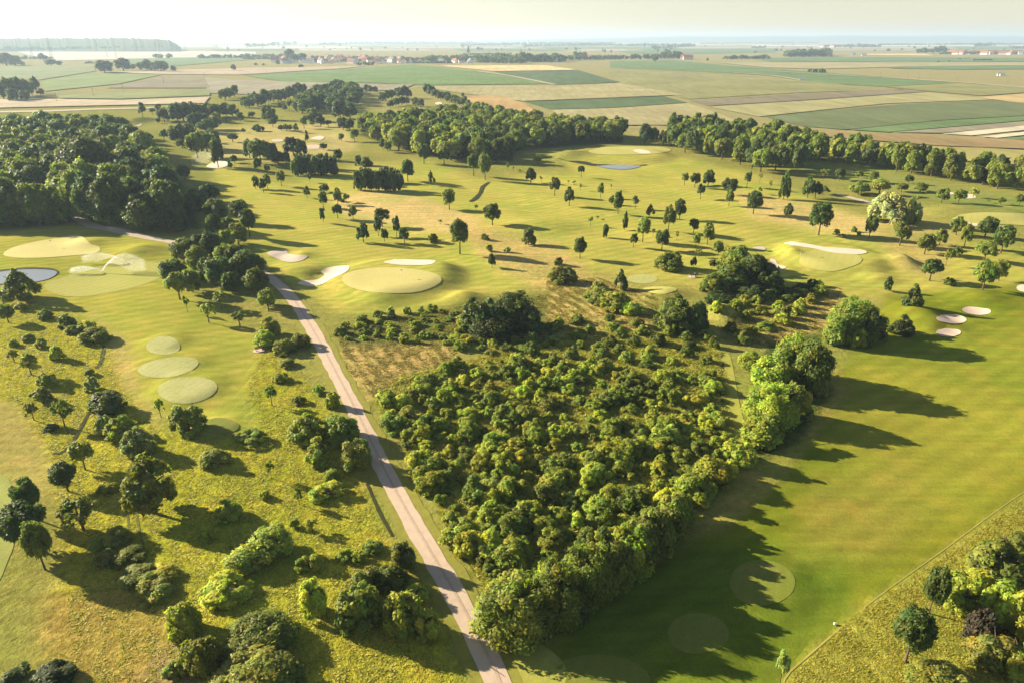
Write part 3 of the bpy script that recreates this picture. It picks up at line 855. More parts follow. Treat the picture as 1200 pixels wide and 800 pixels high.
def ico_core():
    global ICO
    if ICO is None:
        t = (1 + 5 ** .5) / 2
        v = np.array([(-1, t, 0), (1, t, 0), (-1, -t, 0), (1, -t, 0), (0, -1, t), (0, 1, t), (0, -1, -t), (0, 1, -t), (t, 0, -1), (t, 0, 1), (-t, 0, -1), (-t, 0, 1)], dtype=float)
        v /= np.linalg.norm(v[0])
        f = np.array([(0, 11, 5), (0, 5, 1), (0, 1, 7), (0, 7, 10), (0, 10, 11), (1, 5, 9), (5, 11, 4), (11, 10, 2), (10, 7, 6), (7, 1, 8), (3, 9, 4), (3, 4, 2), (3, 2, 6), (3, 6, 8), (3, 8, 9), (4, 9, 5), (2, 4, 11), (6, 2, 10), (8, 6, 7), (9, 8, 1)])
        ICO = (v, f)
    return ICO


def unit(n, r):
    d = r.normal(size=(n, 3))
    return d / np.linalg.norm(d, axis=1)[:, None]


def clumps_for(shape, r, k):
    """centres and radii of leaf clumps"""
    d = unit(k * 4, r)
    if shape == 'round':
        d = d[d[:, 2] > -0.75][:k]
        rad = r.uniform(0.20, 0.38, len(d))
        c = d * (1.0 - rad * 0.9)[:, None] * r.uniform(0.72, 1.08, len(d))[:, None]
        c[:, 2] += 1.0
    elif shape == 'dome':                        # bush: wide at the ground
        d[:, 2] = np.abs(d[:, 2]); d = d[:k]
        rad = r.uniform(0.15, 0.33, len(d))
        c = d * (1.0 - rad * 0.9)[:, None] * r.uniform(0.70, 1.12, len(d))[:, None]
        c[:, 2] = c[:, 2] * 1.62 + 0.22
    elif shape == 'cone':
        z = r.uniform(0.0, 1.0, k) ** 1.25
        a = r.uniform(0, 2 * np.pi, k)
        rr = (1 - z) * 0.72 + 0.04
        rad = 0.12 + 0.20 * (1 - z)
        c = np.stack([rr * np.cos(a), rr * np.sin(a), 0.2 + z * 1.65], 1)
    elif shape == 'sparse':
        d = d[d[:, 2] > -0.5][:k]
        rad = r.uniform(0.16, 0.28, len(d))
        c = d * r.uniform(0.35, 0.86, len(d))[:, None]
        c[:, 2] += 1.0
    elif shape == 'lumpy':                       # several domes side by side
        sub = r.uniform(-0.6, 0.6, (5, 2)); sh = r.uniform(0.55, 1.0, 5)
        w = r.integers(0, 5, k)
        d[:, 2] = np.abs(d[:, 2]); d = d[:k]
        rad = r.uniform(0.14, 0.28, k)
        c = np.concatenate([sub[w] + d[:, :2] * 0.42 * r.uniform(.8, 1.15, (k, 1)), (d[:, 2] * 1.35 * sh[w] + 0.25)[:, None]], 1)
    return c, rad


PROTO = {}                                        # arrays of each crown, for joining masses


def foliage(name, shape, n_leaf, leaf, k, seed, core=0.74, aspect=0.55, mat=None):
    r = np.random.default_rng(seed)
    c, rad = clumps_for(shape, r, k)
    k = len(c)
    tint_c = np.clip(r.normal(1, 0.14, k), 0.7, 1.4)
    warm_c = r.normal(0, 0.05, k)
    w = rad ** 2; w /= w.sum()
    ci = r.choice(k, n_leaf, p=w)
    d = unit(n_leaf, r)
    # favour the outward, upper side of each clump
    o = c[ci] - np.array([0, 0, 0.7]); o /= np.linalg.norm(o, axis=1)[:, None] + 1e-6
    flip = (d * o).sum(1) < -0.25
    d[flip] *= -1
    pos = c[ci] + d * (rad[ci] * (0.72 + 0.55 * r.random(n_leaf) ** 1.5))[:, None]
    pos[:, 2] = np.maximum(pos[:, 2], 0.02 * r.random(n_leaf))
    nrm = d * 1.0 + unit(n_leaf, r) * 0.65 + np.array([0, 0, 0.3])
    nrm /= np.linalg.norm(nrm, axis=1)[:, None]
    a = np.cross(nrm, unit(n_leaf, r)); a /= np.linalg.norm(a, axis=1)[:, None] + 1e-6
    b = np.cross(nrm, a)
    L = leaf * r.uniform(0.6, 1.5, n_leaf)[:, None]
    W = L * aspect
    fold = nrm * L * 0.22
    V = np.stack([pos - a * L, pos - b * W - fold, pos + a * L, pos + b * W - fold], 1).reshape(-1, 3)
    Q = np.arange(n_leaf * 4).reshape(-1, 4)
    T = np.concatenate([Q[:, [0, 1, 2]], Q[:, [0, 2, 3]]])
    tl = tint_c[ci] * r.uniform(0.72, 1.28, n_leaf)
    wl = warm_c[ci] - 0.02 + r.normal(0, 0.06, n_leaf)
    cl = np.stack([tl * (1 + wl * 1.6), tl, tl * (1 - wl)], 1)
    CL = np.repeat(cl, 4, 0)
    if core:
        v, f = ico_core()
        vs = (v[None] * (rad * core)[:, None, None] * r.uniform(0.85, 1.1, (k, 12, 1)) + c[:, None]).reshape(-1, 3)
        fs = (f[None] + (np.arange(k) * 12)[:, None, None]).reshape(-1, 3)
        if shape == 'round':
            vs = np.concatenate([vs, v * np.array([0.5, 0.5, 0.55]) + np.array([0, 0, 0.95])]); fs = np.concatenate([fs, f + k * 12])
        elif shape == 'dome':
            vs = np.concatenate([vs, v * np.array([0.5, 0.5, 0.55]) + np.array([0, 0, 0.55])]); fs = np.concatenate([fs, f + k * 12])
        vs[:, 2] = np.maximum(vs[:, 2], 0.0)
        T = np.concatenate([T, fs + len(V)])
        V = np.concatenate([V, vs])
        CL = np.concatenate([CL, np.full((len(vs), 3), 0.9)])
    CL = np.clip(CL, 0.2, 2.5)
    me = np_mesh(name, V, T, mat or M['leaf'], CL)
    PROTO[me.name] = (V, T, CL)
    return me


CROWN = {}
for q, (n, lf, kk) in {'near': (3600, 0.092, 46), 'mid': (1700, 0.128, 30), 'far': (700, 0.20, 18)}.items():
    for shp in ('round', 'dome', 'lumpy', 'cone'):
        CROWN[shp, q] = [foliage("crown", shp, n, lf, kk, 100 + i * 7 + len(q) * 31 + len(shp), 0.66) for i in range(6 if shp != 'cone' else 3)]
    CROWN['sparse', q] = [foliage("crown", 'sparse', int(n * .45), lf * 1.0, int(kk * .7), 300 + i, 0) for i in range(4)]
CROWN['dome', 'big'] = [foliage("crown", 'dome', 10000, 0.052, 90, 500 + i, 0.66) for i in range(3)]
CROWN['lumpy', 'big'] = [foliage("crown", 'lumpy', 10000, 0.052, 100, 520 + i, 0.66) for i in range(3)]
CROWN['round', 'big'] = [foliage("crown", 'round', 9500, 0.054, 80, 540 + i, 0.66) for i in range(3)]
CROWN['tuft', 'far'] = [foliage("crown", 'round', 130, 0.34, 9, 600 + i, 0.8) for i in range(4)]


def trunk_mesh(seed, limbs=6):
    r = random.Random(seed)
    mb = MB()
    bend = r.uniform(-.06, .06)
    pts = [(0, 0, -0.03), (bend * .3, 0, .25), (bend, bend * .5, .55), (bend * 1.3, bend, .95)]
    mb.tube(pts, [.085, .06, .05, .018], 7)
    for i in range(limbs):
        a = 2 * math.pi * (i + r.random() * .6) / limbs
        z0 = r.uniform(.32, .7); L = r.uniform(.45, .75)
        mb.tube([(bend * z0, 0, z0), (math.cos(a) * L * .5, math.sin(a) * L * .5, z0 + .14), (math.cos(a) * L, math.sin(a) * L, z0 + r.uniform(.2, .36))], [.03, .02, .008], 5)
    return mb.mesh("trunk", M['bark'])


TRUNKS = [trunk_mesh(i) for i in range(6)]

GREENS = {                                        # leaf colours (real leaf albedo)
    'mid': (0.195, 0.232, 0.040), 'dark': (0.102, 0.138, 0.032), 'yellow': (0.385, 0.392, 0.044), 'fresh': (0.300, 0.335, 0.044),
    'pale': (0.31, 0.355, 0.120), 'blue': (0.074, 0.108, 0.042), 'purple': (0.055, 0.022, 0.042), 'brown': (0.075, 0.062, 0.040), 'red': (0.24, 0.08, 0.035), 'olive': (0.262, 0.280, 0.052), 'silver': (0.38, 0.38, 0.20),
}
ADJ = {'mid': "green", 'dark': "dark green", 'yellow': "yellow green", 'fresh': "bright green", 'pale': "pale green", 'blue': "very dark green", 'purple': "purple leaved", 'brown': "brownish", 'red': "red brown", 'olive': "olive green", 'silver': "silvery pale"}
WOODS = []   # trees inside woods wait here until the largest are chosen
PLANTS = []                                       # (object, noun, colour, radius, height, where)


def lod(d, Rm):
    px = Rm * 2 * 683 / d
    return 'big' if px > 46 else 'near' if px > 19 else 'mid' if px > 8 else 'far'


def plant(x, y, Rm, Hc, base, shape, colour, name, noun, where, trunk=True, jitter=0.14, label=None, rad2=None, planting=False):
    """one tree or shrub: crown of radius Rm and height Hc starting base metres above the ground"""
    d = math.sqrt(x * x + y * y + H * H)
    if name == 'woodland_tree' and not planting:
        WOODS.append((Rm / d, (x, y, Rm, Hc, base, shape, colour, name, noun, where)))
        return
    q = lod(d, Rm)
    if (shape, q) not in CROWN: q = 'near'
    me = random.choice(CROWN[shape, q])
    z = float(zg(x, y))
    rz = random.uniform(0, 6.283)
    k = np.array(GREENS[colour])
    k = k * np.random.default_rng(len(PLANTS)).normal(1, jitter, 1).clip(.65, 1.4) * np.random.default_rng(len(PLANTS) + 9999).normal(1, .03, 3)
    if trunk:
        root = empty(name, (x, y, z), rz)
        t = link("trunk", TRUNKS[len(PLANTS) % 6], root)
        t.scale = (Rm, Rm, base + Hc * 0.8)
        c = link("crown", me, root)
        c.location = (0, 0, base)
    else:
        root = c = link(name, me)
        c.location = (x, y, z + base - 0.05)
        c.rotation_euler = (0, 0, rz)
    c.scale = (Rm * random.uniform(.94, 1.06), Rm * (rad2 or random.uniform(.94, 1.06)), Hc / 2)
    c.color = (*[float(v) for v in k], 1)
    PLANTS.append([root, noun, colour, Rm, Hc + base, where, label])
    return root


def tree(bx, by, ty, w, colour='mid', shape='round', where='lone', clear=0.24, noun=None, label=None):
    """tree traced by trunk foot, crown top and crown width in photo pixels"""
    x, y, d = gp(bx, by)
    th = math.atan2(H, y)
    Rm = w * d / F / 2
    hp = (by - ty) * d / F
    Ht = max((hp - 0.25 * Rm * math.sin(th)) / math.cos(th), Rm * 1.2)
    base = Ht * clear
    nm = {'sparse': 'young_tree', 'cone': 'conical_tree'}.get(shape, 'tree')
    return plant(x, y, Rm * 1.04, Ht - base, base, shape, colour, nm, noun or ("young tree" if shape == 'sparse' else "conical tree" if shape == 'cone' else "tree"), where, True, label=label)


def blob(cx, cy, w, h, colour='mid', shape='dome', where='bush', trunk=False, name='shrub', noun='shrub', label=None):
    """plant whose crown reaches the ground, traced by its box in photo pixels"""
    x, y, d = gp(cx, cy + h * 0.25)
    for _ in range(2):
        th = math.atan2(H, y)
        Rm = w * d / F / 2
        half = h * d / F / 2
        a = math.sqrt(max(half ** 2 - (Rm * math.sin(th)) ** 2, (0.42 * Rm * math.cos(th)) ** 2)) / math.cos(th)
        x, y, d = flat(cx, cy, a * 0.9)
    return plant(x, y, Rm * 1.03, 2 * a, 0.0, shape, colour, name, noun, where, trunk, label=label)


def scatter(poly, spacing, seed, tries=6000, existing=None):
    """positions at least SPACING(x, y) apart inside a traced outline"""
    pts = [gp(*p)[:2] for p in poly]
    xs, ys = [p[0] for p in pts], [p[1] for p in pts]
    r = random.Random(seed)
    out_ = []
    ex = list(existing or [])
    for _ in range(tries):
        x, y = r.uniform(min(xs), max(xs)), r.uniform(min(ys), max(ys))
        if not inside(pts, np.array([x]), np.array([y]))[0]: continue
        s = spacing if not callable(spacing) else spacing(x, y)
        if all((x - a) ** 2 + (y - b) ** 2 > s * s for a, b in out_) and all((x - a) ** 2 + (y - b) ** 2 > q * q for a, b, q in ex):
            out_.append((x, y))
    return out_

# ------------------------------------------------------------------ trees that stand alone: foot x, foot y, top y, crown width
LONE_FAR = [   # distant course, left of the middle wood
    (300, 222, 203, 9), (309, 226, 208, 9), (314, 222, 204, 9), (314, 204, 194, 8), (330, 218, 200, 10), (303, 203, 185, 9), (270, 199, 188, 6), (275, 192, 180, 9),
    (256, 197, 163, 15), (273, 167, 157, 13), (360, 232, 217, 8), (363, 214, 205, 5), (379, 243, 224, 11), (380, 226, 214, 11), (379, 261, 243, 7), (396, 240, 219, 11),
    (396, 256, 240, 12), (406, 238, 227, 8), (414, 257, 238, 10), (448, 266, 244, 18), (443.6, 277, 255, 9), (426, 284, 259, 15), (451, 284, 267, 9), (465, 278, 254, 9),
    (474, 285, 266, 12), (397, 189, 175, 10), (379, 176, 167, 10), (416, 167, 152, 11), (400.6, 166, 155, 8), (449, 176, 161, 8), (454.6, 179, 165, 9), (281.6, 142, 130, 10),
    (296, 139, 130, 10), (266, 144, 136, 8), (254, 144, 132, 9), (334, 131, 123, 6), (328.6, 129, 121, 5), (339.6, 129, 116, 7), (347, 130, 121, 6), (356.6, 151, 136, 9),
    (376, 149, 137, 11), (385, 149, 141, 8), (366, 148, 143, 7), (285.6, 156, 150.6, 5), (347, 155, 144, 7), (320, 149, 139, 11), (168, 139, 121, 9), (179, 135, 127, 7),
    (187, 133, 121, 9), (185, 145, 139, 6), (193, 167, 152, 10), (232, 186, 155, 21), (217, 212, 194, 16)]
LONE_MID = [   # middle fairways
    (497, 192, 169, 14), (520.6, 193, 171, 14), (555, 206, 181, 14), (568.6, 211, 179, 14), (478, 213, 187, 15), (526.6, 246, 221, 16), (577, 264, 238, 18), (622, 215, 196, 12),
    (650, 229.6, 208, 13), (667, 241.6, 217, 12), (630, 193, 181, 10), (681, 208, 194, 8), (703.6, 232, 214, 8), (717, 240, 228, 8), (724, 251, 224, 11), (539, 298, 257, 23),
    (679.6, 303, 278, 14), (576.6, 314, 296, 9), (802, 217, 203, 9), (829.6, 218, 198, 14), (814, 220, 203, 12), (820.6, 234, 215.6, 9), (853.6, 228, 209, 17), (854, 242, 221.6, 10),
    (882.6, 251, 223.6, 17), (923, 256, 236.6, 11), (875, 220, 201, 9), (946, 232, 204, 14), (955, 232, 211, 15), (744.4, 245, 229.4, 8), (796, 258, 233, 13), (783, 271, 241, 15),
    (753, 284, 254, 16), (742, 290, 273, 9), (775.4, 294, 269, 17), (812.6, 273, 256, 11), (828.6, 287, 259, 15), (815, 291, 273, 9), (841, 300, 282, 12), (834, 316, 304, 8), (812, 315, 300, 7)]
LONE_RIGHT = [
    (1018, 280, 252, 14), (1054, 288, 261, 20), (959, 276, 235, 24), (1083, 298, 274, 20), (1100.6, 287, 267, 15), (1120, 276, 251, 16), (1129.6, 290, 263, 13), (1120, 302, 287, 11),
    (1154, 278, 254, 21), (1172.4, 297, 265, 24), (1153, 306, 278, 23), (1151, 340, 305, 24), (1170, 329, 304, 15), (1089, 329, 299, 25), (1140, 232, 220, 10), (1123, 238, 222, 14),
    (1103, 238, 218, 15), (1078, 225, 212, 16), (1056, 225, 215, 15), (1030, 228, 209.6, 21), (1022, 215, 201, 12), (1005, 228, 211, 23), (983, 212, 198, 12), (966, 209, 198, 13), (964, 228, 216, 14),
    (1172.6, 240, 231, 9), (1194, 241, 228, 10), (1006, 209, 200, 8)]
SAPLING = [(595, 201, 191, 4), (601.6, 200, 194.6, 3), (609, 203, 198, 3), (634, 214, 206, 4), (666, 216, 211, 3), (672.6, 218, 211, 4), (680, 224, 215, 3), (890, 215, 202, 5), (902, 223, 210, 5), (890, 228, 219, 6),
           (692, 265, 253, 6), (765, 277, 267, 6), (793, 282, 271, 5), (818, 302, 291, 8), (1108, 312, 291, 8), (1158, 238, 234, 4), (516, 263, 257, 6), (716, 223, 215, 2.5), (558, 247, 240, 5), (700, 257, 253, 5)]
for t in LONE_FAR: tree(*t, colour=random.choice(['dark', 'dark', 'blue', 'mid']), shape=random.choice(['round', 'round', 'dome']), where='far', clear=random.uniform(.14, .28))
for t in LONE_MID: tree(*t, colour=random.choice(['dark', 'dark', 'mid']), shape=random.choice(['round', 'round', 'dome']), where='mid', clear=random.uniform(.16, .30))
for t in LONE_RIGHT: tree(*t, colour=random.choice(['mid', 'dark', 'mid', 'olive']), shape=random.choice(['round', 'round', 'dome']), where='right', clear=random.uniform(.14, .28))
for t in SAPLING: tree(*t, colour=random.choice(['olive', 'mid']), shape='sparse', where='sapling')
for t in [(505, 217, 200.6, 9), (761.4, 255, 239, 10)]: tree(*t, colour='dark', shape='cone', where='mid')
for t in [(732, 270, 245, 7), (710, 279, 259, 8), (918, 234, 196, 12), (360, 166, 152, 5), (1039, 341, 321, 9)]: tree(*t, colour='dark', shape='dome', where='mid', clear=0.06, noun="slender tree")
tree(619, 287, 263, 16, 'dark', 'dome', 'mid', 0.05)
tree(1068, 358, 332, 21, 'dark', 'cone', 'right', 0.03, noun="dark conifer")
blob(1058, 379, 26, 26, 'dark', 'dome', 'right', True, 'bushy_tree', "rounded tree")
tree(727, 339, 314, 18, 'dark', 'cone', 'mid', 0.03, noun="broad conifer")

# far copses and rows of the course (foot x range, foot y range, crown height px, crown width px, count)
ROWS = [
    (285, 356, 128, 112, 14, 13, 15), (262, 277, 118, 114, 14, 14, 3), (241, 276, 139, 137, 16, 14, 5), (242, 252, 157, 150, 17, 20, 2), (240, 250, 179, 172, 22, 22, 2), (204, 240, 143, 141, 20, 20, 5),
    (190, 200, 143, 141, 18, 14, 2), (445, 482, 118, 116, 12, 9, 7), (455, 480, 126, 123, 10, 9, 4), (484, 496, 124, 127, 12, 9, 2), (497, 552, 110, 128, 11, 10, 10), (426, 442, 109, 109, 8, 7, 3),
    (394, 416, 140, 139, 20, 18, 2), (398, 414, 153, 153, 14, 14, 2), (328, 342, 154, 154, 8, 9, 3), (516, 528, 131, 131, 8, 10, 2), (750, 792, 168, 171, 20, 14, 4), (1060, 1068, 216, 216, 10, 10, 1)]
for x0, x1, y0, y1, hp, wp, n in ROWS:
    for i in range(n):
        t = (i + .5) / n
        fy = y0 + (y1 - y0) * t + random.uniform(-1.2, 1.2)
        tree(x0 + (x1 - x0) * t + random.uniform(-1, 1), fy, fy - hp * random.uniform(.8, 1.15), wp * random.uniform(.8, 1.15), random.choice(['blue', 'dark', 'dark']), 'round', 'far', 0.08)
# grove by the far fairway
for x, y in scatter([(352, 133), (395, 133), (420, 122), (418, 112), (395, 106), (370, 114), (355, 122)], 16, 3):
    plant(x, y, random.uniform(6.5, 9), random.uniform(11, 14), 0.8, 'round', random.choice(['blue', 'dark']), 'woodland_tree', 'tree', 'grove')
for b in [(314, 132, 18, 19), (368, 134, 19, 18)]: blob(*b, colour='dark', where='far', trunk=True, name='bushy_tree', noun="rounded tree")
for b in [(302, 150, 14, 9), (430, 189, 14, 13), (420, 187, 9, 14)]: blob(*b, colour='dark', where='far', trunk=True, name='bushy_tree', noun="bushy tree")
# dark clipped-looking copses
for x0, x1, yf, top, n in [(346, 393, 205, 178, 7), (350, 388, 198, 177, 6), (415, 471, 224, 195, 7), (420, 466, 216, 194, 6)]:
    for i in range(n):
        fx = x0 + (x1 - x0) * (i + .5) / n + random.uniform(-1, 1)
        tree(fx, yf + random.uniform(-1, 1), top + random.uniform(-.5, 2.5), 13 + random.uniform(-1, 2), random.choice(['dark', 'blue']), 'dome', 'copse', 0.04)
for t in [(293, 186, 164, 15), (306, 192, 163, 23), (319, 190, 168, 16), (326, 193, 177, 15), (336, 193, 178, 10), (344, 183, 161, 21), (353, 184, 164, 17), (210, 170, 146, 21), (222, 166, 146, 19), (214, 173, 164, 14), (230, 154, 134, 18), (238, 152, 132, 16),
          (147, 170, 153, 14), (162, 171, 158, 12), (173, 170, 156, 15), (178, 189, 166, 20)]:
    tree(*t, colour=random.choice(['dark', 'blue']), where='far', clear=0.1)

# ------------------------------------------------------------------ woods
WOOD = [(-70, 273), (80, 264), (90, 240), (98, 262), (150, 268), (200, 272), (218, 260), (208, 240), (190, 215), (170, 192), (140, 170), (128, 164), (60, 160), (-70, 167)]
big = []
for b in [(100, 196, 66, 62, 'dark'), (126, 237, 72, 50, 'mid'), (172, 250, 50, 44, 'dark'), (203, 256, 30, 32, 'dark'), (150, 200, 44, 50, 'blue'), (178, 205, 36, 44, 'blue'), (45, 195, 40, 46, 'blue'), (62, 190, 34, 44, 'blue'),
          (30, 180, 36, 40, 'mid'), (12, 190, 34, 40, 'mid'), (85, 163, 40, 32, 'dark'), (120, 160, 44, 28, 'mid'), (135, 152, 38, 26, 'blue'), (32, 240, 40, 48, 'mid'), (8, 245, 40, 46, 'dark'), (55, 238, 36, 46, 'mid'), (72, 246, 26, 34, 'mid'),
          (190, 232, 30, 36, 'blue'), (208, 240, 24, 26, 'dark'), (160, 228, 34, 40, 'blue')]:
    o = blob(*b[:4], colour=b[4], shape='round' if b[4] != 'mid' else 'dome', where='left wood', trunk=True, name='tree', noun="tree")
    big.append((o.location.x, o.location.y, 5.0))
    o.children[1].scale.z *= 1.0
for x, y in scatter(WOOD, 10.2, 11, 5000, big):
    plant(x, y, random.uniform(5.2, 7.2), random.uniform(12, 16.5), 1.6, 'round', random.choice(['dark', 'mid', 'mid', 'blue', 'dark']), 'woodland_tree', 'tree', 'left wood')
MIDWOOD = [(424, 158), (450, 171), (482, 183), (545, 190), (598, 192), (604, 176), (650, 170), (690, 169), (728, 168), (728, 160), (690, 157), (653, 154), (620, 150), (590, 144), (560, 139), (510, 144), (455, 148), (425, 152)]
for x, y in scatter(MIDWOOD, 9.6, 12, 9000):
    plant(x, y, random.uniform(4.8, 6.6), random.uniform(9.5, 13), 1.0, 'round', random.choice(['mid', 'mid', 'olive', 'dark', 'mid']), 'woodland_tree', 'tree', 'middle wood')
ROW1 = [(780, 172), (798, 180), (832, 185), (850, 188), (866, 194), (880, 199), (898, 206), (930, 204), (960, 196), (958, 176), (930, 171), (910, 166), (870, 162), (840, 157), (810, 156), (792, 158)]
for x, y in scatter(ROW1, 9.0, 13, 5000):
    plant(x, y, random.uniform(3.6, 5.2), random.uniform(10, 13.5), 1.5, 'round', random.choice(['mid', 'dark', 'olive', 'mid']), 'woodland_tree', 'tree', 'tree belt')
ROW2 = [(958, 190), (1020, 197), (1066, 206), (1110, 211), (1160, 221), (1240, 231), (1240, 220), (1160, 209), (1110, 202), (1070, 196), (1030, 190), (1015, 182), (985, 180), (958, 180)]
for x, y in scatter(ROW2, 7.4, 14, 5000):
    plant(x, y, random.uniform(3.2, 4.8), random.uniform(9, 13), 0.6, 'round', random.choice(['mid', 'olive', 'dark', 'mid']), 'woodland_tree', 'tree', 'right belt')
tree(1151, 217, 200, 15, 'purple', 'round', 'right belt', 0.08, label="purple leaved tree standing among the green right belt")

WOODS.sort(key=lambda w: -w[0])
for _, a in WOODS[:300]:
    plant(*a, planting=True)


def join_crowns(name, specs, label):
    """many far crowns as one mass: (x, y, z, radius, height, colour, prototype)"""
    Vs, Ts, Cs, o_ = [], [], [], 0
    for x, y, z, Rm, Hc, c_, me in specs:
        V, T, CL = PROTO[me.name]
        a = random.uniform(0, 6.283)
        ca, sa = math.cos(a), math.sin(a)
        W = np.stack([(V[:, 0] * ca - V[:, 1] * sa) * Rm + x, (V[:, 0] * sa + V[:, 1] * ca) * Rm + y, V[:, 2] * Hc / 2 + z], 1)
        Vs.append(W); Ts.append(T + o_); Cs.append(CL * np.array(c_)); o_ += len(V)
    o = link(name, np_mesh(name, np.concatenate(Vs), np.concatenate(Ts), M['leaf'], np.concatenate(Cs)))
    o.color = (1, 1, 1, 1)
    return tag(o, label, kind="stuff")


if WOODS[300:]:
    join_crowns("far_woodland", [(a[0], a[1], float(zg(a[0], a[1])) + a[4], a[2], a[3], GREENS[a[6]], random.choice(CROWN['round', 'far'])) for _, a in WOODS[300:]], "farther crowns of the woods that merge into one canopy")

# group of trees along the path, left of it
for b in [(202, 316, 30, 26, 'dark'), (257, 318, 32, 36, 'dark'), (233, 288, 30, 28, 'dark'), (213, 292, 26, 28, 'mid'), (246, 288, 30, 30, 'dark'), (290, 313, 38, 34, 'dark'), (230, 304, 26, 30, 'mid'), (263, 300, 24, 26, 'mid'), (223, 330, 24, 28, 'mid'),
          (300, 330, 26, 28, 'mid'), (278, 276, 22, 26, 'mid'), (266, 266, 19, 21, 'mid'), (250, 264, 22, 24, 'dark'), (245, 228, 22, 22, 'blue'), (230, 236, 28, 26, 'dark'), (253, 247, 28, 28, 'dark'), (200, 250, 22, 22, 'dark'), (312, 349, 20, 22, 'mid'), (262, 281, 24, 22, 'mid'), (276, 303, 22, 26, 'dark'), (242, 316, 22, 28, 'dark'), (270, 330, 22, 24, 'dark')]:
    blob(*b[:4], colour=b[4], shape='round', where='path trees', trunk=True, name='tree', noun='tree')
for t in [(211, 351, 318, 25, 'mid'), (293, 278, 246, 20, 'dark'), (283, 262, 234, 22, 'dark'), (315, 365, 340, 21, 'mid')]: tree(*t, where='path trees')
for t in [(220, 366, 345, 7, 'mid'), (281.6, 384, 361, 20, 'mid'), (245, 378, 355, 18, 'olive'), (260, 362, 340, 19, 'mid')]: tree(*t[:4], colour=t[4], shape='sparse', where='path trees')
for t in [(27, 351, 313, 40)]: tree(*t, colour='mid', shape='cone', where='meadow', clear=.12, label="broad conical tree standing in front of the pond", noun="tree")

# big bushes of the middle and the right
BIG = [
    (565, 370, 50, 48, 'dark', 'copse b'), (603, 364, 62, 50, 'dark', 'copse b'), (582, 378, 66, 40, 'dark', 'copse b'), (620, 378, 36, 34, 'dark', 'copse b'),
    (862, 302, 44, 34, 'mid', 'copse c'), (886, 314, 50, 46, 'dark', 'copse c'), (858, 322, 42, 36, 'mid', 'copse c'), (838, 332, 34, 26, 'mid', 'copse c'), (902, 330, 34, 30, 'dark', 'copse c'), (880, 342, 36, 20, 'dark', 'copse c'), (842, 350, 32, 18, 'dark', 'copse c'),
    (784, 304, 34, 24, 'olive', 'bush'), (659, 322, 32, 21, 'olive', 'bush'),
    (792, 366, 50, 46, 'mid', 'copse d'), (815, 370, 32, 42, 'dark', 'copse d'),
    (1000, 372, 62, 58, 'mid', 'copse e'), (1020, 382, 42, 46, 'dark', 'copse e'), (985, 386, 34, 40, 'mid', 'copse e'), (1006, 398, 18, 24, 'fresh', 'copse e'),
    (930, 416, 58, 64, 'mid', 'tall row'), (952, 430, 42, 56, 'mid', 'tall row'), (900, 440, 44, 40, 'fresh', 'tall row'), (906, 470, 62, 58, 'fresh', 'tall row'), (934, 470, 40, 50, 'mid', 'tall row'), (894, 500, 52, 42, 'fresh', 'tall row'), (880, 425, 30, 24, 'fresh', 'tall row'), (960, 448, 24, 30, 'mid', 'tall row'),
    (601, 702, 90, 88, 'olive', 'corner'),
    (655, 688, 62, 84, 'mid', 'thicket edge'), (690, 668, 60, 82, 'mid', 'thicket edge'), (722, 652, 56, 66, 'mid', 'thicket edge'), (752, 634, 54, 62, 'mid', 'thicket edge'), (778, 614, 50, 56, 'mid', 'thicket edge'), (792, 592, 44, 44, 'fresh', 'thicket edge'), (812, 572, 44, 42, 'fresh', 'thicket edge'), (835, 553, 46, 40, 'yellow', 'thicket edge'), (866, 530, 40, 36, 'fresh', 'thicket edge'), (708, 655, 56, 76, 'mid', 'thicket edge'), (738, 638, 52, 68, 'fresh', 'thicket edge'), (766, 618, 50, 62, 'mid', 'thicket edge'), (786, 598, 44, 52, 'fresh', 'thicket edge'), (640, 712, 40, 50, 'dark', 'thicket edge'), (670, 708, 40, 46, 'dark', 'thicket edge'),
    (1172, 652, 66, 62, 'olive', 'corner copse'), (1142, 688, 56, 62, 'fresh', 'corner copse'), (1190, 712, 66, 72, 'fresh', 'corner copse'), (1150, 735, 34, 44, 'brown', 'corner copse'), (1166, 762, 56, 52, 'olive', 'corner copse'), (1198, 775, 50, 50, 'fresh', 'corner copse'), (1105, 798, 74, 40, 'olive', 'corner copse'), (1125, 700, 36, 40, 'fresh', 'corner copse'), (1210, 640, 50, 50, 'mid', 'corner copse'),
]
for cx, cy, w, h, c, wh in BIG:
    lab = {'corner': "largest round bushy tree at the thicket corner by the path", 'brown': "dark brownish shrub inside the lower right copse"}.get(wh if wh == 'corner' else c)
    blob(cx, cy, w, h, c, 'dome' if wh != 'tall row' else random.choice(['dome', 'round']), wh, True, 'bushy_tree', "bushy tree", label=lab)
# pale willow
blob(1047, 244, 46, 42, 'silver', 'lumpy', 'right', True, 'willow', "willow", label="silvery pale willow, the palest tree on the right")
blob(1070, 248, 20, 36, 'pale', 'dome', 'right', True, 'willow', "willow", label="smaller greyish willow right beside the silvery one")

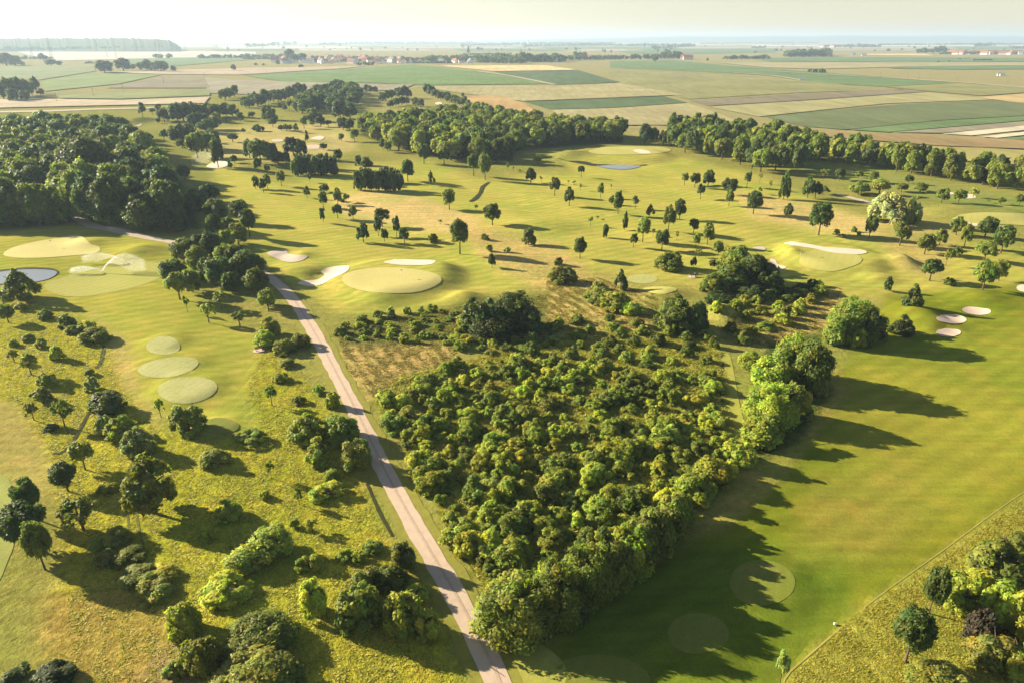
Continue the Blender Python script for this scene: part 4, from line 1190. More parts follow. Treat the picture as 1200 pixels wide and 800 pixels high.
# ------------------------------------------------------------------ left meadow
for t in [(37, 439, 413, 20, 'mid', 'sparse'), (17, 424, 409, 16, 'mid', 'sparse'), (76, 499, 467, 21, 'mid', 'sparse'), (40, 492, 470, 16, 'olive', 'sparse'), (189, 489, 466, 12, 'mid', 'sparse'), (182, 601, 531, 54, 'olive', 'dome'), (100, 550, 516, 25, 'olive', 'round'),
          (80, 575, 541, 29, 'dark', 'round'), (38, 606, 560, 28, 'dark', 'round'), (36, 640, 590, 50, 'dark', 'round'), (53, 667, 613, 30, 'mid', 'round'), (319, 475, 449, 15, 'mid', 'sparse'), (98, 620, 582, 42, 'mid', 'sparse'),
          (1060.7, 775, 716, 41, 'dark', 'round'), (1088, 718, 667, 28, 'dark', 'round'), (913, 803, 762, 18, 'pale', 'sparse'), (351, 591, 570, 11, 'mid', 'sparse'), (366, 622, 606, 18, 'yellow', 'sparse'), (318, 560, 538, 10, 'mid', 'sparse'), (4, 356, 338, 16, 'mid', 'sparse'), (10, 378, 356, 18, 'mid', 'round')]:
    tree(*t[:4], colour=t[4], shape=t[5], where='meadow', clear=0.22 if t[5] == 'round' else 0.15)
MEADOW_SHRUBS = [
    (66, 411, 16, 20, 'yellow'), (54, 444, 20, 18, 'yellow'), (47, 461, 24, 20, 'olive'), (106, 447, 17, 18, 'pale'), (123, 468, 42, 32, 'dark'), (219, 490, 36, 42, 'mid'), (141, 498, 36, 32, 'mid'), (120, 493, 22, 28, 'pale'), (160, 516, 36, 38, 'pale'), (126, 569, 26, 18, 'yellow'),
    (135, 625, 32, 26, 'mid'), (150, 648, 36, 24, 'mid'), (163, 670, 42, 28, 'mid'), (184, 688, 42, 30, 'olive'), (122, 650, 26, 22, 'mid'), (190, 668, 34, 26, 'yellow'), (112, 634, 20, 18, 'mid'), (266, 598, 32, 28, 'fresh'), (302, 638, 68, 54, 'olive'), (362, 662, 32, 26, 'yellow'),
    (366, 702, 34, 46, 'fresh'), (384, 574, 42, 24, 'yellow'), (419, 708, 54, 58, 'mid'), (470, 712, 48, 56, 'mid'), (428, 678, 42, 38, 'mid'), (458, 674, 38, 36, 'mid'), (500, 728, 30, 36, 'olive'), (487, 694, 30, 26, 'mid'),
    (360, 502, 46, 40, 'mid'), (398, 500, 42, 40, 'mid'), (376, 527, 36, 34, 'fresh'), (412, 529, 42, 44, 'mid'), (388, 554, 22, 18, 'fresh'), (294, 512, 32, 20, 'mid'), (252, 537, 34, 26, 'olive'), (388, 468, 18, 22, 'yellow'), (328, 440, 20, 14, 'yellow'), (336, 423, 20, 13, 'olive'), (332, 404, 26, 20, 'olive'), (374, 456, 14, 14, 'mid'),
    (215, 723, 38, 48, 'fresh'), (262, 690, 58, 38, 'yellow'), (306, 744, 78, 54, 'mid'), (298, 790, 88, 50, 'olive'), (234, 766, 44, 48, 'mid'), (203, 784, 26, 24, 'olive'), (178, 682, 44, 30, 'yellow'), (316, 380, 24, 26, 'mid'), (310, 394, 26, 22, 'fresh'), (352, 397, 24, 20, 'olive'),
    (100, 351 + 30, 22, 14, 'yellow'), (77, 375, 20, 18, 'mid'), (53, 368, 16, 14, 'mid'), (23, 359, 13, 12, 'mid'), (110, 391, 34, 22, 'yellow'), (85, 385, 18, 12, 'olive'), (47, 401, 14, 12, 'olive'), (33, 395, 16, 10, 'olive'), (14, 365 + 36, 12, 10, 'mid'), (104, 500 - 66, 12, 10, 'mid'), (350, 530 - 62, 16, 12, 'olive'), (58, 488 + 10, 18, 10, 'mid'),
    (310, 580, 14, 12, 'yellow'), (240, 628, 18, 16, 'fresh'), (436, 640, 26, 20, 'olive'), (404, 650, 22, 18, 'mid'), (420, 652, 18, 16, 'mid'), (472, 650, 30, 36, 'mid'), (340, 792, 40, 22, 'mid'), (60, 792, 50, 14, 'dark'), (10, 792, 34, 20, 'dark'), (345, 622 - 10, 12, 14, 'mid')]
for b in MEADOW_SHRUBS:
    if b[4] == 'mid': b = (*b[:4], random.choice(['fresh', 'olive', 'mid']))
    if b[2] >= 30:
        blob(*b[:4], colour=b[4], shape=random.choice(['dome', 'dome', 'lumpy']), where='meadow', trunk=True, name='large_shrub', noun="large shrub")
    else:
        blob(*b[:4], colour=b[4], shape='dome', where='meadow', noun="shrub")

# small shrubs around the fairways and on the scrubby ground
for b in [(568, 278, 10, 8, 'olive'), (507, 279, 13, 12, 'olive'), (573, 291, 9, 10, 'olive'), (594, 293, 9, 8, 'pale'), (1114, 330, 13, 11, 'mid'), (981, 271, 8, 8, 'olive'), (1001, 269, 7, 8, 'mid'), (1007, 274, 5, 6, 'mid'), (988, 276, 8, 6, 'mid'), (704, 346, 30, 22, 'olive'), (722, 352, 34, 26, 'fresh'),
          (736, 360, 24, 18, 'fresh'), (702, 334, 16, 12, 'olive'), (748, 362, 20, 16, 'fresh'), (690, 345, 14, 10, 'olive'), (655, 306, 12, 10, 'olive'), (458, 366, 12, 14, 'pale'), (940, 337, 22, 14, 'dark'), (952, 334, 16, 14, 'dark'), (928, 342, 24, 14, 'dark'), (1055, 228 + 36, 14, 10, 'olive'), (400, 195 + 38, 8, 6, 'mid'), (1060, 262, 9, 9, 'mid')]:
    blob(*b[:4], colour=b[4], where='scrub', noun="shrub")
NBAND = [(398, 384), (440, 372), (520, 362), (545, 372), (548, 396), (640, 396), (660, 405), (560, 418), (520, 404), (440, 398), (400, 400)]
for x, y in scatter(NBAND, 2.9, 21, 2500):
    plant(x, y, random.uniform(.8, 1.9), random.uniform(1.1, 2.3), 0, random.choice(['dome', 'lumpy']), random.choice(['mid', 'olive', 'fresh', 'yellow']), 'shrub', 'shrub', 'north scrub', False)
RBAND = [(838, 366), (900, 348), (960, 335), (965, 350), (930, 372), (900, 392), (872, 402), (848, 396)]
for x, y in scatter(RBAND, 4.4, 22, 2500):
    plant(x, y, random.uniform(1.2, 2.4), random.uniform(1.8, 3.2), 0, 'dome', random.choice(['mid', 'olive', 'fresh', 'yellow']), 'shrub', 'shrub', 'east scrub', False)
MBAND = [(640, 385), (690, 372), (760, 385), (835, 395), (840, 430), (760, 430), (690, 415), (650, 425), (600, 425)]
for x, y in scatter(MBAND, 4.2, 23, 2500):
    plant(x, y, random.uniform(1.2, 2.2), random.uniform(1.8, 3.2), 0, 'dome', random.choice(['mid', 'olive', 'fresh']), 'shrub', 'shrub', 'upper scrub', False)
occ = [(p[0].location.x, p[0].location.y, p[3] * 0.9) for p in PLANTS if p[5] in ('corner', 'thicket edge')]
THICKET = [(446, 470), (470, 448), (520, 436), (560, 424), (620, 430), (700, 424), (760, 440), (838, 440), (842, 500), (866, 540), (845, 560), (815, 590), (790, 625), (740, 660), (690, 700), (640, 720), (575, 700), (545, 640), (520, 598), (486, 545), (455, 500)]
for x, y in scatter(THICKET, 2.34, 24, 16000, occ):
    _, py, d = project(np.array(x), np.array(y), np.array(0.))
    g = float(np.clip((py - 430) / 200, 0, 1))
    s = random.choice([.6, .75, .9, 1.05, 1.2, 1.35]) * random.uniform(.9, 1.1) * (0.85 + .32 * g)
    if g < .35 and random.random() < .12: continue
    plant(x, y, 1.58 * s, 2.15 * s * random.uniform(.8, 1.35), 0, random.choice(['dome', 'dome', 'lumpy']), random.choice(['fresh', 'yellow', 'mid', 'olive', 'fresh', 'yellow', 'fresh']), 'thicket_shrub', 'shrub', 'thicket', False)
blob(608, 618, 14, 12, 'red', where='thicket', name='thicket_shrub', label="single red brown shrub inside the central thicket")

# ------------------------------------------------------------------ the air
m, nt, out = new_mat("haze_air")
v_ = N(nt, "ShaderNodeVolumePrincipled")
v_.inputs["Color"].default_value = (0.60, 0.79, 1.0, 1)
v_.inputs["Density"].default_value = HAZE_DENSITY
v_.inputs["Anisotropy"].default_value = 0.2
nt.links.new(v_.outputs[0], out.inputs["Volume"])
hz = MB().box(-18600, 18600, -600, 18600, -3, 190).build("haze", m)
tag(hz, "pale morning haze over the plain", kind="stuff")
#@@REST

# ------------------------------------------------------------------ tall grass and undergrowth
def tufts(name, poly, n, size, height, colours, label, seed, keep=None):
    pts = [gp(*p)[:2] for p in poly]
    r = np.random.default_rng(seed)
    x0, x1 = min(p[0] for p in pts), max(p[0] for p in pts); y0, y1 = min(p[1] for p in pts), max(p[1] for p in pts)
    x, y = r.uniform(x0, x1, n * 3), r.uniform(y0, y1, n * 3)
    clump = np.sin(x * .9 + 2 * np.sin(y * .35)) * np.sin(y * .7 + 1.6 * np.sin(x * .41)) + .6 * np.sin(x * 2.3 + y * 1.1)
    k = inside(pts, x, y) & (clump + r.normal(0, .7, len(x)) > -0.2)
    x, y, cl = x[k][:n], y[k][:n], clump[k][:n]
    m_ = len(x)
    z = zg(x, y)
    B = 4
    a = r.uniform(0, 2 * np.pi, (m_, B))
    hh = height * r.uniform(.5, 1.4, (m_, B)) * (1 + .3 * np.clip(cl, -1, 1.5))[:, None]
    ss = size * r.uniform(.6, 1.4, (m_, B))
    ca, sa = np.cos(a), np.sin(a)
    lean = r.uniform(1.2, 2.8, (m_, B)) * hh
    X, Y, Z = x[:, None], y[:, None], z[:, None]
    p0 = np.stack([X - sa * ss * .5, Y + ca * ss * .5, Z + 0 * ss - .03], -1)
    p1 = np.stack([X + sa * ss * .5, Y - ca * ss * .5, Z + 0 * ss - .03], -1)
    p2 = np.stack([X + ca * lean - sa * ss * .2, Y + sa * lean + ca * ss * .2, Z + hh], -1)
    V = np.stack([p0, p1, p2], 2).reshape(-1, 3)
    T = np.arange(len(V)).reshape(-1, 3)
    cs = np.array(colours)[r.integers(0, len(colours), m_)] * r.uniform(.75, 1.3, (m_, 1))
    o = link(name, np_mesh(name, V, T, M['grass'], np.repeat(cs, 3 * B, 0)))
    o.color = (1, 1, 1, 1)
    return tag(o, label, kind="stuff")


MEAD = [(-20, 345), (60, 362), (115, 385), (138, 450), (175, 500), (250, 515), (300, 502), (290, 455), (308, 410), (345, 420), (400, 520), (455, 640), (500, 740), (530, 830), (60, 830), (80, 700), (110, 640), (70, 600), (60, 530), (20, 470), (-20, 455)]
tufts("meadow_grass", MEAD, 60000, 0.13, 0.12, [(.38, .375, .045), (.42, .40, .05), (.46, .41, .07), (.31, .33, .042), (.50, .42, .11)], "tall uneven grass of the left meadow", 31)
tufts("rough_grass", [(995, 728), (1015, 714), (1215, 572), (1215, 830), (930, 830), (928, 790)], 26000, 0.13, 0.11, [(.34, .33, .045), (.38, .35, .05), (.44, .38, .08)], "coarse unmown grass in the lower right corner", 32)
tufts("thicket_undergrowth", [(440, 470), (470, 440), (560, 420), (640, 390), (835, 385), (850, 440), (862, 530), (800, 622), (690, 715), (600, 740), (560, 680), (490, 550)], 42000, 0.26, 0.28, [(.27, .295, .04), (.31, .325, .045), (.37, .34, .055), (.43, .34, .09)], "weeds and undergrowth between the thicket shrubs", 33)
tufts("dry_scrub_grass", [(395, 385), (545, 358), (640, 345), (640, 330), (700, 325), (770, 345), (770, 380), (640, 400), (540, 402), (520, 436), (440, 470), (405, 430)], 22000, 0.2, 0.16, [(.42, .33, .10), (.36, .30, .08), (.28, .26, .05)], "dry tufted grass beside the path and the big bush", 34)
tufts("dry_scrub_grass", [(845, 372), (900, 350), (985, 335), (980, 385), (900, 405), (850, 400)], 7000, 0.2, 0.16, [(.44, .33, .10), (.36, .30, .08), (.28, .26, .05)], "dry tufted grass below the right copse", 35)

for sgn, nm in ((1, "left"), (-1, "right")):
    ln = offset_line(PATH[:11], sgn * 1.75); ln2 = offset_line(PATH[:11], sgn * 1.22)
    tufts("path_edge_grass", ln + ln2[::-1], 3500, 0.16, 0.14, [(.30, .30, .045), (.36, .33, .06), (.25, .26, .04)], "ragged grass along the %s edge of the gravel path" % nm, 40 + sgn)

# ------------------------------------------------------------------ far trees, tree lines, villages
far_specs = []


def far_px(px, py, hp, wp):
    x, y, d = flat(px, py)
    return x, y, d, hp * d / F, wp * d / F / 2


def line_of_trees(x0, y0, x1, y1, hp, gap=0.55, rows=1):
    n = max(1, int(abs(x1 - x0) / (hp * gap)))
    for rw in range(rows):
        for i in range(n):
            t = (i + random.random()) / n
            px, py = x0 + (x1 - x0) * t, y0 + (y1 - y0) * t - rw * 0.6
            h = hp * random.uniform(.6, 1.12)
            x, y, d, hm, rm = far_px(px, py, h, h * random.uniform(.9, 1.5))
            far_specs.append((x, y, -.3, rm, hm, GREENS[random.choice(['blue', 'dark', 'dark'])], random.choice(CROWN['tuft', 'far'])))


for L in [(233, 69, 330, 67.5, 4.5), (285, 70, 345, 70, 3), (365, 73, 475, 72, 4), (400, 70, 475, 69, 3.5), (420, 77, 440, 77, 5), (475, 72, 560, 72, 5), (480, 74.5, 530, 74.8, 3), (545, 73, 610, 74, 8), (560, 72, 660, 73, 9), (560, 74, 615, 75, 6), (605, 73, 655, 73, 11), (655, 71.5, 720, 70, 6), (674, 70, 690, 69.5, 12), (690, 70, 735, 70, 5.5),
          (738, 70, 797, 69, 6), (775, 69, 793, 69, 9), (848, 70, 900, 69.5, 4.5), (890, 69.5, 899, 69, 6), (948, 85, 967, 86, 5), (960, 84, 968, 86, 3), (1074, 63.5, 1100, 62, 6), (1092, 62.5, 1108, 62, 9), (1100, 64, 1260, 63.5, 3.6), (1120, 62, 1260, 62, 3), (720, 54.5, 815, 54, 3), (764, 58, 814, 55, 4), (960, 55.5, 1032, 56, 3.6), (1005, 55.5, 1020, 56, 5), (880, 56.8, 897, 56.6, 2.4),
          (560, 53, 720, 52, 3), (615, 55, 720, 54, 3.4), (290, 56, 322, 54.5, 4.5), (326, 54, 346, 53, 6.5), (374, 53.5, 450, 51.5, 3.2), (440, 52, 560, 51.6, 3), (540, 54, 600, 53.5, 2.6), (820, 52, 960, 51.2, 1.8), (1030, 53.5, 1200, 52.6, 2.2), (1140, 55.5, 1165, 54.5, 5), (1185, 57, 1260, 56, 2.6), (0, 70, 60, 69.5, 4), (181, 68.5, 200, 69, 6), (540, 65, 600, 64, 2.4), (1140, 71.3, 1164, 71.3, 2),
          (660, 50.8, 800, 50.4, 1.6), (100, 75, 108, 75, 3), (0, 76, 30, 77, 6)]:
    line_of_trees(*L)
line_of_trees(-40, 61, 203, 60.5, 6, .35, 2)
line_of_trees(921, 67.2, 972, 66.8, 7.5, .4, 4)
line_of_trees(500, 73, 660, 73, 7, .5, 3)
for _ in range(150):
    px = random.uniform(250, 1230); py = random.uniform(51.5, 63) if px > 700 else random.uniform(51.5, 60)
    line_of_trees(px, py, px + 1, py, random.uniform(.14, .25) * (py - 44), 1)
join_crowns("distant_treelines", far_specs, "hedges and tree lines far out on the hazy plain")

for t in [(123, 85.5, 71.5, 22), (145, 83.5, 69.5, 20), (173, 83.5, 71, 12), (189, 84, 72, 18), (181, 83.5, 74, 10), (164, 82.5, 74, 8), (203.6, 84, 77, 6), (157, 82, 75, 6), (51, 71.5, 62.5, 10), (8, 77.5, 63, 18), (18, 77, 66, 14), (60, 77, 70, 12), (70, 77, 72, 7),
          (5, 117, 98, 18), (12, 116, 92, 17), (22, 114, 91, 15), (31, 113, 94, 12), (38, 112, 95, 11), (43, 110, 90, 9), (15, 119, 104, 14), (30, 118, 106, 12), (48, 112, 104, 8), (340, 72, 59, 13), (355, 72.5, 63, 11), (345, 73, 64, 12), (274, 83.5, 76, 5.5), (326, 77, 70.5, 5), (300, 77, 74, 4), (309, 77.3, 74.6, 3), (353, 79.5, 76, 6),
          (543 - 17, 114, 109, 4.5), (542.5, 114, 109, 4), (1099, 73.5, 71.5, 3), (1112, 72.6, 71, 2), (1125, 70, 68, 2), (755, 56, 51, 3), (768, 73, 66, 7), (829, 72, 68.5, 3)]:
    tree(*t, colour=random.choice(['blue', 'dark']), where='plain', clear=0.04, noun="tree")
    PLANTS[-1][0].name = "field_tree"


def house(px, py, w, l, h, rz, wall, roof, name="village_house", cat="house", tower=0.0):
    x, y, d = flat(px, py)
    root = empty(name, (x, y, -.2), rz)
    mb = MB()
    a, b = w / 2, l / 2
    rh = w * .45
    mb.add([(-a, -b, 0), (a, -b, 0), (a, b, 0), (-a, b, 0), (-a, -b, h), (a, -b, h), (a, b, h), (-a, b, h), (0, -b, h + rh), (0, b, h + rh)],
           [(0, 1, 5, 8, 4), (2, 3, 7, 9, 6), (1, 2, 6, 5), (3, 0, 4, 7)])
    mb.build("wall", M[wall], root)
    rf = MB()
    e = .5
    for s in (-1, 1):
        rf.add([(s * (a + e), -b - e, h - .3), (s * (a + e), b + e, h - .3), (0, b + e, h + rh + .25), (0, -b - e, h + rh + .25), (s * (a + e), -b - e, h), (s * (a + e), b + e, h), (0, b + e, h + rh + .55), (0, -b - e, h + rh + .55)],
               [(0, 1, 2, 3), (4, 5, 6, 7), (0, 1, 5, 4), (1, 2, 6, 5), (3, 0, 4, 7)])
    r_ = rf.build("roof", M[roof], root)
    MB().box(a * .2, a * .2 + .9, b * .3, b * .3 + .9, h + .5, h + rh + 1.2).build("chimney", M['wall2'], r_)
    return root


HOUSES = []
r_h = random.Random(5)
for i in range(96):
    px = 322 + (475 - 322) * i / 95 + r_h.uniform(-2, 2)
    py = r_h.uniform(69.5, 74.8) if px < 440 else r_h.uniform(71.5, 75)
    HOUSES.append((house(px, py, r_h.uniform(9, 15), r_h.uniform(13, 24), r_h.uniform(5, 8), r_h.uniform(-.5, 2), r_h.choice(['wall', 'wall', 'wall2']), r_h.choice(['roof', 'roof', 'roof_grey'])), 'village'))
for px, py in [(493, 73.5), (517, 74.3), (520, 73.6), (533, 73.8), (541, 74), (551, 74), (480, 74.5), (556, 73.2)]:
    HOUSES.append((house(px, py, 12, 17, 6, r_h.uniform(-.5, 2), 'wall', r_h.choice(['roof', 'roof_grey'])), 'village'))
for px, py in [(648, 73), (796, 68.6), (803, 69.8), (806, 70.2), (773, 68.4), (689, 69.8), (683, 70)]:
    HOUSES.append((house(px, py, 16, 30, 7, r_h.uniform(.8, 1.6), r_h.choice(['wall', 'wall2']), 'roof', "farmhouse"), 'farm'))
for i in range(14):
    HOUSES.append((house(1112 + i * 7 + r_h.uniform(-2, 2), 64 + r_h.uniform(-.6, .6), r_h.uniform(13, 20), r_h.uniform(16, 30), 7, r_h.uniform(.3, 1.6), 'wall', r_h.choice(['roof', 'roof_grey', 'roof'])), 'right village'))
for i in range(11):
    HOUSES.append((house(962 + i * 6 + r_h.uniform(-2, 2), 55.4 + r_h.uniform(-.4, .4), 22, 34, 10, r_h.uniform(.3, 1.6), 'wall', 'roof'), 'far village'))
for px, py in [(1171, 89), (1174, 89.4), (940, 95.3), (1000, 65), (1012, 66), (508, 51.4), (560, 53), (576, 53.2)]:
    HOUSES.append((house(px, py, 5 if py > 80 else 12 if py > 60 else 30, 7 if py > 80 else 16 if py > 60 else 60, 3 if py > 80 else 5 if py > 60 else 9, 1.2, 'wall', 'roof_grey', "barn"), 'plain'))

# church
x, y, d = flat(543, 71)
ch = tag(empty("church", (x, y, 0), R(70)), "white village church with a tall grey pointed spire", "church")
mb = MB(); mb.add([(-5, -14, 0), (5, -14, 0), (5, 14, 0), (-5, 14, 0), (-5, -14, 9), (5, -14, 9), (5, 14, 9), (-5, 14, 9), (0, -14, 15), (0, 14, 15)], [(0, 1, 5, 8, 4), (2, 3, 7, 9, 6), (1, 2, 6, 5), (3, 0, 4, 7)]); mb.build("nave", M['wall'], ch)
rf = MB()
for s in (-1, 1): rf.add([(s * 5.8, -14.6, 8.4), (s * 5.8, 14.6, 8.4), (0, 14.6, 15.6), (0, -14.6, 15.6)], [(0, 1, 2, 3)])
rf.build("roof", M['roof'], ch)
tw = MB().box(-3.6, 3.6, -21.4, -14.1, 0, 24).build("tower", M['wall'], ch)
MB().add([(-4, -21.8, 24.05), (4, -21.8, 24.05), (4, -13.7, 24.05), (-4, -13.7, 24.05), (0, -17.75, 44)], [(0, 1, 4), (1, 2, 4), (2, 3, 4), (3, 0, 4), (0, 3, 2, 1)]).build("spire", M['roof_grey'], tw)
# silo tower far out
x, y, d = flat(619, 53.5)
si = tag(empty("silo", (x, y, 0)), "tall white silo tower far behind the church", "silo")
MB().tube([(0, 0, 0), (0, 0, 46)], [9, 9], 12).build("tower", M['wall'], si)
MB().box(12, 60, -10, 10, 0, 16).build("hall", M['wall'], si)
MB().tube([(0, 0, 46.05), (0, 0, 52)], [5, 4], 10).build("cap", M['roof_grey'], si)

# pylons and poles
pylon_mb = MB()
for sx, sy in ((1, 1), (-1, 1), (1, -1), (-1, -1)):
    pylon_mb.tube([(sx * 4.2, sy * 4.2, 0), (sx * 1.6, sy * 1.6, 28), (sx * .7, sy * .7, 52)], [.4, .35, .25], 4)
for i in range(7):
    z0, z1 = i * 6.5, (i + 1) * 6.5
    w0, w1 = 4.2 - i * .5, 4.2 - (i + 1) * .5
    for s in (-1, 1):
        pylon_mb.tube([(-w0, s * w0, z0), (w1, s * w1, z1)], [.2, .2], 4); pylon_mb.tube([(w0, s * w0, z0), (-w1, s * w1, z1)], [.2, .2], 4)
pyl_m = pylon_mb.mesh("lattice", M['steel'])
arm_mb = MB()
for z, w in ((36, 9), (43, 7.5), (49, 5.5)):
    arm_mb.tube([(-w, 0, z), (0, 0, z + 1.4), (w, 0, z)], [.2, .4, .2], 4)
arm_m = arm_mb.mesh("crossarm", M['steel'])
PYL = [(39, 71, 20, "nearer pylon of the left hazy pair, standing farther left"), (61.5, 71.5, 24, "tallest pylon at the far left in the haze"), (126, 68, 12, "left pylon of the middle hazy pair"), (136.5, 68, 13, "right pylon of the middle hazy pair"), (187, 63, 14, "thin pylon in front of the wooded hill's right end"), (218, 60, 12, "faint pylon right of the wooded hill")]
for px, py, hp, lab in PYL:
    x, y, d = flat(px, py)
    o = tag(empty("pylon", (x, y, 0), R(30)), lab, "pylon", "power pylons on the left plain")
    s = hp * d / F / 52
    for nm, mm in (("lattice", pyl_m), ("crossarm", arm_m)):
        c = link(nm, mm, o); c.scale = (s, s, s)
pole_m = MB().tube([(0, 0, 0), (0, 0, 9.5)], [.2, .14], 6).mesh("post", M['timber'])
xarm_m = MB().box(-1.1, 1.1, -.08, .08, 8.7, 8.9).mesh("crossarm", M['timber'])
for i, (px, py) in enumerate([(192, 99), (145, 108), (110, 114), (67, 120), (240, 92), (1031, 92), (1076, 95), (1120, 99), (1063, 94), (1178, 104)]):
    x, y, d = flat(px, py)
    o = tag(empty("utility_pole", (x, y, 0), .4), "wooden utility pole " + ["at the brown field's edge, farthest right of the left row", "by the olive strip left of the brown field", "third pole from the right on the left plain", "leftmost pole of the left row near the dark copse", "behind the grey brown field", "leftmost pole along the right farm road", "third pole along the right farm road", "fourth pole along the right farm road", "second pole along the right farm road", "rightmost pole along the right farm road"][i], "utility pole", "wooden poles on the plain")
    link("post", pole_m, o); link("crossarm", xarm_m, o)


# ------------------------------------------------------------------ sprinklers
def sprinkler(hx, hy, jets, label):
    x, y, _ = gp(hx, hy)
    z = float(zg(x, y))
    root = tag(empty("sprinkler", (x, y, z)), label, "sprinkler", "sprinklers watering the course")
    MB().tube([(0, 0, 0), (0, 0, .25), (0, 0, .3), (0, 0, .42)], [.05, .05, .07, .05], 8).build("head", M['steel'], root)
    for ji, (tx, ty, hm, n) in enumerate(jets):
        r = np.random.default_rng(int(tx * 3 + ty))
        ex, ey, _ = gp(tx, ty)
        dx, dy = ex - x, ey - y
        L = math.hypot(dx, dy)
        ux, uy = dx / L, dy / L
        t = r.random(n) ** 0.85
        fall = r.random(n) ** 1.15 * (0.04 + 0.96 * np.clip((t - .12) / .5, 0, 1))      # drops that have left the arc
        arc = 4 * hm * t * (1 - t * .82) / 1.22
        zz = .4 + arc * (1 - fall) + r.normal(0, .05 + .12 * t, n)
        side = r.normal(0, 1, n) * (.04 + .6 * t ** 1.3)
        al = t * L * 1.02 + r.normal(0, .1, n)
        P = np.stack([ux * al - uy * side, uy * al + ux * side, np.maximum(zz, .02)], 1)
        s = r.uniform(.014, .05, n)[:, None]
        a, b = unit(n, r) * s, unit(n, r) * s
        V = np.stack([P - a, P + a, P + b], 1).reshape(-1, 3)
        link("water_jet", np_mesh("water_jet", V, np.arange(3 * n).reshape(-1, 3), M['drop']), root)


sprinkler(120, 320, [(170, 318, 5.0, 26000), (84, 321, 1.7, 14000)], "sprinkler throwing two white water arcs left and right beside the pond")
sprinkler(147, 308, [(99, 309, 2.6, 18000)], "sprinkler throwing one low white arc to the left behind the pond")
sprinkler(264, 192, [(226, 197, 6.5, 30000)], "distant sprinkler with a wide white fan on the far fairway")

# ------------------------------------------------------------------ benches, flag, markers
def bench(px, py, rz, label, pad_label):
    x, y, d = gp(px, py)
    z = float(zg(x, y))
    sheet("paved_pad", [(x + 1.2 * math.cos(a) * (1.1 if i % 2 else 1), y + 1.2 * math.sin(a)) for i, a in enumerate(np.linspace(0, 2 * np.pi, 12, endpoint=False))], M['paver'], 0.09, 0, pad_label, world_pts=True)
    b = tag(empty("bench", (x, y, z + .09), rz), label, "bench")
    MB().box(-.75, .75, -.2, .2, .42, .47).build("seat", M['timber'], b)
    MB().box(-.75, .75, .21, .25, .52, .85).build("backrest", M['timber'], b)
    for s in (-1, 1): MB().box(s * .6 - .04, s * .6 + .04, -.18, .26, 0, .415).build("leg", M['steel'], b)
    w = tag(empty("litter_bin", (x + .95 * math.cos(rz + .4), y + .95 * math.sin(rz + .4), z + .09)), "small bin standing beside the " + label, "bin")
    MB().tube([(0, 0, 0), (0, 0, .8)], [.2, .24], 10).build("drum", M['roof'], w)
    MB().tube([(0, 0, .81), (0, 0, .88)], [.26, .2], 10).build("lid", M['steel'], w)


bench(303.5, 411, .6, "bench on the pink pad beside the left meadow", "pinkish paved pad at the edge of the left meadow")
bench(811.5, 325, .3, "bench on the pink pad below the round bush", "pinkish paved pad below the round bush in mid course")
for px, py, lab in [(938, 299, "flagstick on the green below the long white bunker"), (470, 326, "flagstick on the oval green by the path"), (60, 290, "flagstick on the pale green by the left wood")]:
    x, y, d = gp(px, py)
    o = tag(empty("flagstick", (x, y, float(zg(x, y)) + .09), .5), lab, "golf flag", "flagsticks on the greens")
    MB().tube([(0, 0, 0), (0, 0, 2.3)], [.02, .014], 6).build("stick", M['white'], o)
    MB().add([(.02, 0, 2.28), (.5, .06, 2.2), (.52, 0, 1.95), (.02, 0, 1.88), (.02, .012, 2.28), (.5, .072, 2.2), (.52, .012, 1.95), (.02, .012, 1.88)], [(0, 1, 2, 3), (7, 6, 5, 4), (0, 4, 5, 1), (1, 5, 6, 2), (2, 6, 7, 3)]).build("flag", M['flag'], o)
for px, py, lab in [(978.5, 731.5, "white marker block at the corner of the lower right mowing edge"), ]:
    x, y, d = gp(px, py)
    o = MB().box(-.16, .16, -.1, .1, 0, .16).add([(-.16, -.1, .16), (.16, -.1, .16), (.12, 0, .24), (-.12, 0, .24), (.16, .1, .16), (-.16, .1, .16)], [(0, 1, 2, 3), (3, 2, 4, 5), (1, 4, 2), (0, 3, 5)]).build("tee_marker", M['white'])
    o.location = (x, y, float(zg(x, y)) + .08)
    tag(o, lab, "tee marker", "tee markers")


